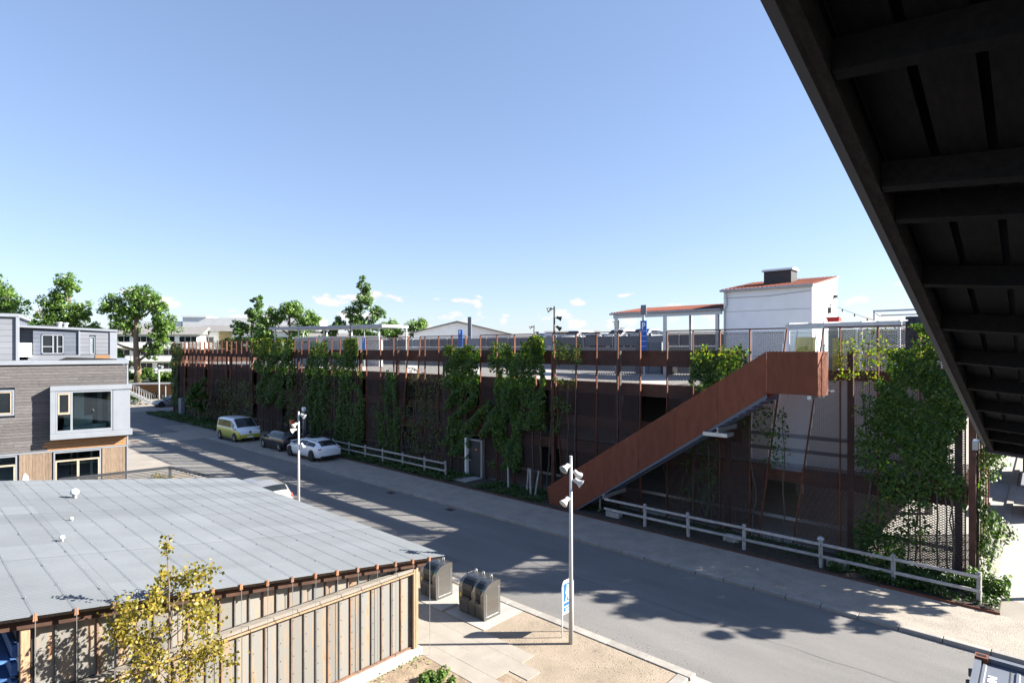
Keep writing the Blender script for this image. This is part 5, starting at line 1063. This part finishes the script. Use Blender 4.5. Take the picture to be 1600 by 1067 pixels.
def apartment(label, a, b, z, h, roofh, ny, bal, ochre=None, grp='apartment blocks beyond the street'):
    L = math.dist(a, b); t = thing('apartment_block', label, 'building', (*a, z), az(a, b), group=grp)
    obj('wall', MB().box(0, L, 0, 9, 0, h), M_whiter, t, local=True)
    obj('roof', MB().prism([(-.6, h+.01), (4.5, h+roofh), (9.6, h+.01)], 'x', -.4, L+.4), M_greyroof, t, local=True)
    for i in range(ny):
        z0 = .4+i*2.75; n = int(L/4.2)
        for k in range(n):
            x = .5+k*4.2
            if ochre and ochre[0] < x+2 < ochre[1]: continue
            windows_row(t, [x], 3.4, z0+1.05, z0+2.35, 0)
            if bal: obj('balcony', MB().box(x-.2, x+3.7, -1.2, -1.1, z0-.1, z0+.95).box(x-.2, x+3.7, -1.1, -.01, z0-.1, z0+.02), M_white, t, local=True)
    if ochre: obj('stair_panel', MB().box(ochre[0], ochre[1], -.10, -.004, .2, h-.1), M_ochre, t, local=True)
apartment('white apartment block with balconies behind the big round-headed tree', (31.5, 141), (45.5, 131), 2.3, 8.6, 1.8, 3, True)
apartment('white apartment block with ochre stair panel behind the pointed poplar', (46.2, 136.0), (62, 121), 2.3, 9.4, 1.5, 3, True, (5.0, 7.6))
apartment('low grey-roofed wing behind the trees beyond the shelter', (60, 128), (92, 101), 2.3, 7.4, 1.9, 2, False)
a, b = (56.0, 72.2), (66.5, 61.5)
gb = thing('gable_house', 'white gable house with grey roof beyond the deck railing', 'house', (*a, 2.3), az(a, b)); L = math.dist(a, b)
obj('wall', MB().prism([(0, 0), (L, 0), (L, 7.9), (L*.45, 9.7), (0, 8.1)], 'y', 0, 18), M_whiter, gb, local=True); obj('roof', MB().prism([(-.5, 7.95), (L*.45, 9.72), (L+.4, 7.75), (L+.4, 7.9), (L*.45, 9.95), (-.5, 8.15)], 'y', -.4, 18.4), M_greyroof, gb, local=True)
obj('wall_panel', MB().box(-.06, -.002, 1, 12, 5.6, 7.6), M_glassd, gb, local=True)
def lowb(name, label, a, b, z0, z1, d, mat, ridge=0):
    L = math.dist(a, b); t = thing(name, label, 'building', (*a, z0), az(a, b), group='low buildings on the horizon')
    obj('wall', MB().box(0, L, 0, d, 0, z1-z0), mat, t, local=True); obj('roof', MB().prism([(-.4, z1-z0+.01), (d*.5, z1-z0+.35+ridge), (d+.4, z1-z0+.01)], 'x', -.4, L+.4), M_greyroof, t, local=True)
    n = int(L/5)
    windows_row(t, [1+5*k for k in range(n)], 2.4, z1-z0-2.4, z1-z0-.8, 0)
lowb('warehouse', 'long low warehouse roof on the horizon beyond the lamp masts', (92, 96), (122, 66), 2, 10.4, 16, M_whiter, .7)
lowb('workshop', 'grey workshop box beyond the upper deck', (76, 62), (81, 55), 2, 10.7, 8, M_greypan)
lowb('depot', 'low pale depot seen through the open carport', (110, 62), (132, 34), 2, 11.0, 16, M_whiter, .5)
lowb('hall', 'low hall with pale walls right of the white house', (120, 24), (140, 8), 2, 11.4, 14, M_brick, .5)
# bicycle shelter and outdoor stair at the end of the street
bs_ = thing('bicycle_shelter', 'open brown bicycle shelter below the bank', 'shelter', (28, 104, 0))
bsp = [(24.5, 107.3), (34.5, 101.2)]; u = Vector((bsp[1][0]-bsp[0][0], bsp[1][1]-bsp[0][1], 0)).normalized(); n_ = Vector((u.y, -u.x, 0))*-1
def onb(s_, d, z): p = Vector((bsp[0][0], bsp[0][1], 0))+u*s_+n_*d; return (p.x, p.y, z)
obj('back_wall', MB().bar(onb(0, .9, 1.15), onb(11.5, .9, 1.15), .12, 2.2), M_woodo, bs_); obj('roof', MB().bar(onb(-.2, -.1, 2.38), onb(11.7, -.1, 2.38), 2.4, .14), M_greypan, bs_)
for k in range(4): obj('post', MB().bar(onb(.2+3.7*k, -1.1, 0), onb(.2+3.7*k, -1.1, 2.3), .14), M_greypan, bs_)
for k in range(6):
    tag(obj('parked_bicycle', MB().tube([tuple(Vector(onb(4.2+.6*k, -.2, .36))+n_*(.34*math.cos(a_))+Vector((0, 0, .34*math.sin(a_)))) for a_ in [2*math.pi*i/14 for i in range(15)]], .04, 5, False).tube([tuple(Vector(onb(4.2+.6*k, -1.15, .36))+n_*(.34*math.cos(a_))+Vector((0, 0, .34*math.sin(a_)))) for a_ in [2*math.pi*i/14 for i in range(15)]], .04, 5, False).tube([onb(4.2+.6*k, -.2, .4), onb(4.2+.6*k, -.5, .9), onb(4.2+.6*k, -1.0, 1.0), onb(4.2+.6*k, -1.15, .4)], .03, 5), M_black), ('leftmost', 'second from left', 'third from left', 'third from right', 'second from right', 'rightmost')[k]+' dark bicycle in the bicycle shelter', 'bicycle', 'bicycles in the shelter')
bw = thing('bank_wall', 'low brown plank wall holding the grassy bank behind the shelter', 'wall', (28, 107, 0))
for k in range(12): obj('plank', MB().bar((12+4*k, 111.85-1.0*k, 1.15), (15.96+4*k, 110.86-1.0*k, 1.15), .12, 2.36), M_woodv, bw)
os_ = thing('outdoor_stair', 'grey steel outdoor stair with railing beside the bicycle shelter', 'staircase', (24.5, 96, 0))
s0, s1 = Vector((25.9, 93.6, .2)), Vector((19.0, 96.8, 4.6)); side = Vector((.42, .9, 0))
for sd_ in (0, 1.6):
    obj('stringer', MB().bar(s0+side*sd_, s1+side*sd_, .08, .32), M_galv, os_); obj('hand_rail', MB().bar(s0+side*sd_+Vector((0, 0, 1.1)), s1+side*sd_+Vector((0, 0, 1.1)), .06), M_galv, os_)
    for k in range(24): p = s0.lerp(s1, (k+.5)/24)+side*sd_; obj('baluster', MB().bar(p+Vector((0, 0, .16)), p+Vector((0, 0, 1.07)), .03), M_galv, os_)
for k in range(20): p = s0.lerp(s1, (k+.5)/20); obj('tread', MB().bar(p+side*.06, p+side*1.54, .30, .05), M_conc, os_)
# right edge: workshop front with metal steps beyond the garage end
rw = thing('side_workshop', 'dark workshop front with grey metal shutter beyond the garage end', 'building', (40, -4, 0))
obj('wall', MB().box(44, 50, -8, .9, 0, 3.6), M_dark, rw); obj('fascia', MB().box(43.8, 44, -8, 1.0, 2.9, 3.7), M_orange, rw)
for k in range(9): obj('shutter_slat', MB().box(43.86, 43.95, -7, .5, .1+.3*k, .1+.3*k+.27), M_galv, rw)
tag(obj('grey_skip', MB().prism([(36.5, .1), (39.0, .1), (39.4, 1.5), (36.0, 1.5)], 'y', -.6, .7).box(35.9, 39.5, -.7, .8, 1.51, 1.58), M_greypan), 'grey skip on the pale side street beyond the garage', 'skip')
kr = struct('side_kerb', MB().box(24.5, 60, 1.15, 1.4, 0, .1), M_kerb)
# ================================================================== SMALL THINGS ON THE GROUND
for i, (x, y_, w, l, lb_) in enumerate(((18.9, 21.5, .35, .5, 'drain grate by the far kerb below the stair'), (18.9, 26.4, .35, .5, 'drain grate by the far kerb near the door'), (14.6, 57.0, .6, .6, 'manhole cover in the pale crossing slabs'))):
    t = thing('drain_cover', lb_, 'drain cover', (x, y_, .02), group='iron covers in the road'); zb = .032 if i == 2 else .012
    obj('frame', MB().box(x-w/2, x+w/2, y_-l/2, y_+l/2, zb-.01, zb), M_dark, t)
    for k in range(5): obj('bar', MB().box(x-w/2+.04, x+w/2-.04, y_-l/2+.04+k*(l-.08)/5, y_-l/2+.04+(k+.6)*(l-.08)/5, zb+.001, zb+.008), M_corten_d, t)
M_patch = asphalt('m_asphalt_patch', (.130, .127, .125)); M_tar = pm('m_tar', (.10, .098, .10), .2, 4, .8)
struct('road_patch', sheet(17.2, 18.9, 30.5, 36, .0125), M_patch); struct('road_patch', sheet(13.6, 14.6, 16, 19.5, .0125), M_patch)
for (x0, yy0, x1, yy1, sd_) in ((16.4, -4, 16.2, 8, 5), (16.2, 8, 16.5, 24, 7), (13.5, 27.5, 19.2, 28.4, 9)):
    m = MB(); r = random.Random(sd_); n = 26; pv = None
    for k in range(n+1):
        q = k/n; p = Vector((x0+(x1-x0)*q+r.gauss(0, .022), yy0+(yy1-yy0)*q+r.gauss(0, .022), .0155)); d = Vector((-(yy1-yy0), x1-x0, 0)).normalized()*r.uniform(.004, .010); m.v += [tuple(p-d), tuple(p+d)]
        if k: m.f.append((2*k-2, 2*k, 2*k+1, 2*k-1))
    struct('road_crack', m, M_tar)
# loose stones strewn from the verge over the kerb and road edge
r = np.random.default_rng(77); m = MB()
for k in range(1500):
    if k % 3 == 0: x, y_ = 13.35+abs(r.normal(0, .22)), r.uniform(6, 20)
    elif k % 3 == 1: x, y_ = 19.28-abs(r.normal(0, .10)), r.uniform(0, 16)
    else: x, y_ = r.uniform(11.4, 13.0), r.uniform(6.7, 11.3)
    zb = .01 if x > 13.3 else .052; q = r.uniform(.006, .017); a = r.uniform(0, 3)
    c, s_ = math.cos(a)*q, math.sin(a)*q
    m.add([(x-c, y_-s_, zb), (x+s_, y_-c, zb), (x+c, y_+s_, zb), (x-s_, y_+c, zb), (x, y_, zb+q*.9)], [(0, 1, 4), (1, 2, 4), (2, 3, 4), (3, 0, 4)])
tag(obj('loose_gravel', m, M_gravel, fix=False), 'loose stones strewn over the kerb and the road edge', 'gravel', kind='stuff')
